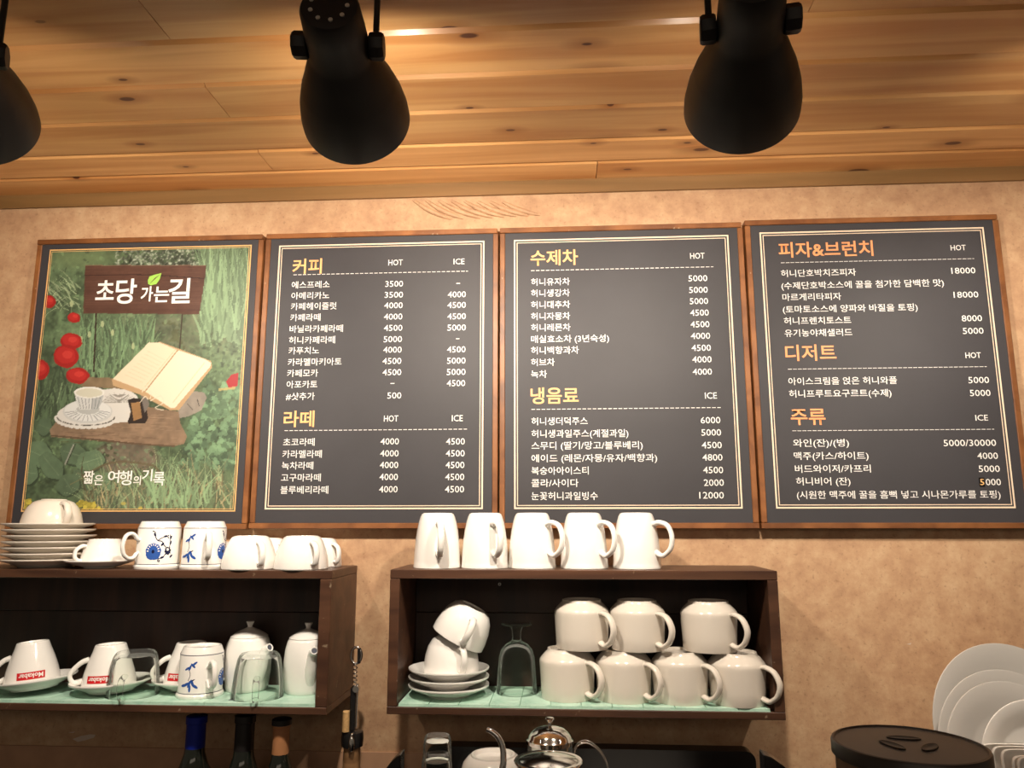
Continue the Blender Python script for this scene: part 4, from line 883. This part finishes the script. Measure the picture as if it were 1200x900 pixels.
vs = [bm.verts.new((x, 1.258, z)) for x, z in outl]; f = bm.faces.new(vs); e = bmesh.ops.extrude_face_region(bm, geom=[f]); bmesh.ops.translate(bm, verts=[v for v in e['geom'] if isinstance(v, bmesh.types.BMVert)], vec=(0, .03, 0)); bmesh.ops.recalc_face_normals(bm, faces=bm.faces)
me = bpy.data.meshes.new('b'); bm.to_mesh(me); bm.free(); mp_('back_rail', me, 'blackg')
for s, (ex, tx) in ((-1, (474.5, 452)), (1, (889, 924))):
    e0 = at(ex, 877, .95); e1 = at(tx, 901, .95)
    pts = [(e0.x, e0.z), (e0.x+(e1.x-e0.x)*.25, e0.z-(e0.z-e1.z)*.13), (e0.x+(e1.x-e0.x)*.62, e0.z-(e0.z-e1.z)*.5), (e1.x, e1.z), (e1.x+s*.008, e1.z-.03), (e1.x+s*.008, ZK+.06), (e0.x, ZK+.06)]
    bm = bmesh.new(); vs = [bm.verts.new((x, .925, z)) for x, z in pts]; f = bm.faces.new(vs); e = bmesh.ops.extrude_face_region(bm, geom=[f]); bmesh.ops.translate(bm, verts=[v for v in e['geom'] if isinstance(v, bmesh.types.BMVert)], vec=(0, .024, 0)); bmesh.ops.recalc_face_normals(bm, faces=bm.faces)
    bmesh.ops.bevel(bm, geom=list(bm.edges), offset=.001, segments=1, affect='EDGES')
    me = bpy.data.meshes.new('w'); bm.to_mesh(me); bm.free(); mp_('side_wing', me, 'blackg')
for x in (xl+.04, xr-.04):
    for y in (.98, 1.22): mp_('foot', xform(lathe([(0, 0), (.014, 0), (.016, .02), (0, .021)], 16), Matrix.Translation((x, y, ZK))), 'blackg')
# glasses: two tumblers nested upside down
def tumbler(R, h):
    o = [(R, 0), (R*.97, h*.3), (R*.88, h*.9), (R*.82, h*.98), (R*.74, h)]; return lathe(o+[(0, h), (0, h-.007), (R*.72, h-.007), (R*.80, h*.85), (R*.92, h*.3), (R*.93, 0)], 40, closed=True)
zt_ = at(512, 872.5, 1.0).z-zm_
t4 = thing('tumbler', 'small clear tumbler upside down at the left of the coffee machine top, the rear one', 'glass', on(512.5, 880, 1.02, zm_)); t4.location.z = zm_; link('tumbler_glass', tumbler(.0200, zt_*1.02+.0035), MT['glass'], t4)
t4 = thing('tumbler', 'small clear tumbler upside down in front of another, left on the coffee machine top', 'glass', (on(512, 880, .972, zm_)[0], .972, zm_)); link('tumbler_glass', tumbler(.0205, at(512, 886, .965).z-zm_), MT['glass'], t4)
# upturned white bowl
zb_ = at(578, 880.5, 1.10).z-zm_; R = .0415
t5 = thing('bowl', 'round white bowl upside down on the coffee machine top', 'bowl', on(578, 890, 1.09, zm_)); o = [(R*.9, 0), (R*1.0, zb_*.2), (R*1.05, zb_*.55), (R*1.04, zb_*.74), (R*.96, zb_*.87), (R*.80, zb_*.96), (R*.72, zb_*.975), (R*.70, zb_), (R*.62, zb_), (R*.56, zb_*.94), (0, zb_*.93)]
link('bowl_body', lathe(hollow(o, .003), 48), MT['white'], t5)
# steel gooseneck kettle
YH = 1.0; p6 = at(642.5, 893, YH); t6 = thing('gooseneck_kettle', 'steel kettle with a thin gooseneck spout and flat lid before the glass teapot', 'kettle', (p6.x, YH, zm_)); Z8 = p6.z-zm_; rk = .0405
link('kettle_body', lathe([(0, 0), (rk*1.25, 0), (rk*1.3, .004), (rk*1.15, Z8*.5), (rk*.97, Z8-.006), (rk*.96, Z8-.001), (0, Z8-.001)], 56), MT['steel'], t6)
link('kettle_lid', lathe([(rk*.985, Z8-.001), (rk*1.03, Z8), (rk*1.035, Z8+.0015), (rk*1.01, Z8+.0028), (rk*.93, Z8+.0022), (rk*.86, Z8+.0030), (rk*.6, Z8+.0062), (rk*.3, Z8+.0080), (0, Z8+.0085)], 64), MT['steel'], t6)
gp = spline([tuple(at(x, y, .985)-t6.location) for x, y in ((570.5, 854.5), (576, 857), (583.5, 863.5), (588.5, 874), (590, 886), (588.5, 902))]+[(-.066, -.012, .055), (-.058, -.008, .03), (-.046, -.004, .022)], 7)
link('spout', sweep(gp, .0033, .0033, 14, taper=lambda u: .85+.6*u), MT['steel'], t6)
# glass teapot with steel lid
YG = 1.12; gx = at(644.5, 870, YG).x; gr = .0312; zg = at(644, 871, YG).z-zm_
t7 = thing('glass_teapot', 'glass teapot with a domed steel lid and a wire handle, under the right shelf box', 'teapot', (gx, YG, zm_))
link('glass_body', lathe([(gr*.9, 0), (gr*1.0, .003), (gr*1.05, zg*.5), (gr*.98, zg*.93), (gr*.98, zg), (gr*.92, zg), (gr*.92, zg*.93), (gr*.99, zg*.5), (gr*.94, .005), (0, .005), (0, 0)], 48, closed=True), MT['glass'], t7)
zl = at(644, 866, YG).z-zm_; zk = at(644, 850.5, YG).z-zm_; zkk = at(644, 840, YG).z-zm_
link('lid', lathe([(gr*.90, zg-.01), (gr*.91, zg), (gr*1.03, zg+.0005), (gr*1.05, zl), (gr*.98, zl+.002), (gr*.93, zl+.006), (gr*.80, zl+(zk-zl)*.55), (gr*.60, zl+(zk-zl)*.82), (gr*.30, zk-.001), (.003, zk)], 48), MT['steel'], t7)
link('lid_knob', lathe([(.0028, zk-.001), (.0026, zk+.004), (.0050, zk+.0075), (.0062, (zk+zkk)/2+.003), (.0052, zkk-.001), (0, zkk)], 24), MT['steel'], t7)
for dy in (-.006, .006):
    hp = spline([tuple(at(x, y, YG)-t7.location+Vector((0, dy if i > 0 else 0, 0))) for i, (x, y) in enumerate(((673.5, 885), (674, 877), (680, 870.5), (690, 870), (702, 879), (710, 892), (713, 908), (706, 925)))], 6)
    link('wire_handle', sweep(hp, .0010, .0010, 8), MT['steel'], t7)
# canister with a dark lid at the right
YC = .80; c0 = at(977, 866, YC); c1 = at(1162, 884, YC); cr_ = (c1.x-c0.x)/2*.955; cx = (c0.x+c1.x)/2-.003; zl = (at(1069, 871, YC).z)-ZK
t9 = thing('canister', 'round canister with a dark brown lid with finger slots, in front of the plates', 'canister', (cx, YC, ZK))
link('canister_body', lathe([(0, 0), (cr_*.86, 0), (cr_*.88, .004), (cr_*.955, zl-.012), (cr_*.93, zl-.012), (cr_*.86, .008), (0, .008)], 56), MT['bin'], t9)
link('lid', lathe([(cr_*.985, zl-.013), (cr_*1.0, zl-.012), (cr_*1.0, zl-.002), (cr_*.985, zl), (cr_*.955, zl+.0005), (cr_*.94, zl-.001), (0, zl-.0005)], 72), MT['lid'], t9)
for ang in (80, 200, 320):
    V = []; nn = 14; a0 = math.radians(ang)
    m_ = lathe([(0, .0007), (.0050, .0008), (.0056, .0012), (.0060, .0008), (.0060, -.0005)], 28); m_.transform(Matrix.Translation((cr_*.27*math.cos(a0), cr_*.27*math.sin(a0), zl-.0006)) @ Matrix.Rotation(a0+PI/2, 4, 'Z') @ Matrix.Scale(2.6, 4, (1, 0, 0)))
    link('finger_slot', m_, MT['blackm'], t9)

# dish rack with plates
t = thing('dish_rack', 'steel wire dish rack holding the plates at the right', 'rack', (.62, 1.12, ZK)); inv = Matrix.Translation(-t.location); zr = ZC-.445
for y in (.99, 1.25):
    me = sweep([Vector((.50, y, zr)), Vector((.65, y, zr)), Vector((.86, y, zr))], .003, .003, 8); me.transform(inv); link('rail', me, MT['steel'], t)
for x in (.52, .84):
    for y in (.99, 1.25):
        me = sweep([Vector((x, y, ZK)), Vector((x, y, zr))], .003, .003, 8); me.transform(inv); link('leg', me, MT['steel'], t)
for k in range(9):
    me = sweep([Vector((.52+k*.04, .99, zr+.003)), Vector((.52+k*.04, 1.25, zr+.003))], .002, .002, 8); me.transform(inv); link('cross_wire', me, MT['steel'], t)
def dinner(R):
    return lathe([(0, .002), (R*.52, .002), (R*.54, 0), (R*.58, 0), (R*.62, .004), (R*.80, .010), (R*.98, .0185), (R, .020), (R*.995, .0215), (R*.975, .0215), (R*.78, .0145), (R*.63, .009), (R*.56, .0062), (0, .006)], 72, ang=60)
def stand_plate(label, cxp, cyp, rpx, Yc, tilt, yaw, mat='grayp'):
    c = at(cxp, cyp, Yc); R = abs(at(cxp+rpx, cyp, Yc).x-c.x)
    o = thing('plate', label, 'plate', c, (0, 0, 0), 'round plates standing in the rack')
    o.rotation_euler = (math.radians(90-tilt), 0, math.radians(yaw))
    me = dinner(R); me.transform(Matrix.Translation((0, 0, -.01))); link('plate_disc', me, MT[mat], o); return R
stand_plate('largest round plate, rearmost in the rack', 1187, 862, 107, 1.255, 14, 10)
stand_plate('large round plate, second from the wall in the rack', 1190, 890, 103, 1.215, 16, 10)
stand_plate('large round plate with a faint ring, third from the wall', 1194, 897, 96, 1.180, 18, 10)
stand_plate('small round plate behind the front one in the rack', 1216, 912, 66, 1.10, 14, 6, 'white')
stand_plate('small bright round plate, frontmost of the round ones', 1219, 900, 78, 1.055, 12, 6, 'white')
def square_plate(label, x0, y0, Yc, size, mat='white'):
    a = at(x0, y0, Yc); h = size/2; V = []; Fc = []; n = 40
    prof = [(.0, .013), (.55, .013), (.62, .012), (.97, .003), (1.0, .001), (1.0, -.002), (.985, -.003), (.95, -.0025), (.90, .001), (.62, .0085), (.55, .0095), (.0, .0095)]
    for k, (q, y) in enumerate(prof):
        for m in range(n):                  # rounded-square rings
            t_ = 2*PI*(m+.5)/n; c, s_ = math.cos(t_), math.sin(t_); p = 2/9.0
            V.append((h+h*q*math.copysign(abs(c)**p, c), y, -h+h*q*math.copysign(abs(s_)**p, s_)))
    for k in range(len(prof)-1):
        for m in range(n): l = (m+1) % n; Fc.append((k*n+m, k*n+l, (k+1)*n+l, (k+1)*n+m))
    me = fixn(mesh('sq', V, Fc), True, 50)
    o = thing('square_dish', label, 'dish', (a.x, Yc, a.z), (math.radians(-6), 0, 0), 'square white dishes in the rack'); link('dish_body', me, MT[mat], o)
square_plate('square white dish at the back of the square ones', 1146, 870.5, 1.022, .09)
square_plate('square white dish, second of the square ones', 1160, 873.5, .985, .085)
square_plate('square white dish, third of the square ones', 1171, 877, .955, .08)
square_plate('square white dish, fourth of the square ones', 1184, 884.5, .925, .075)
square_plate('square white dish, frontmost of the square ones', 1190, 886, .90, .07)
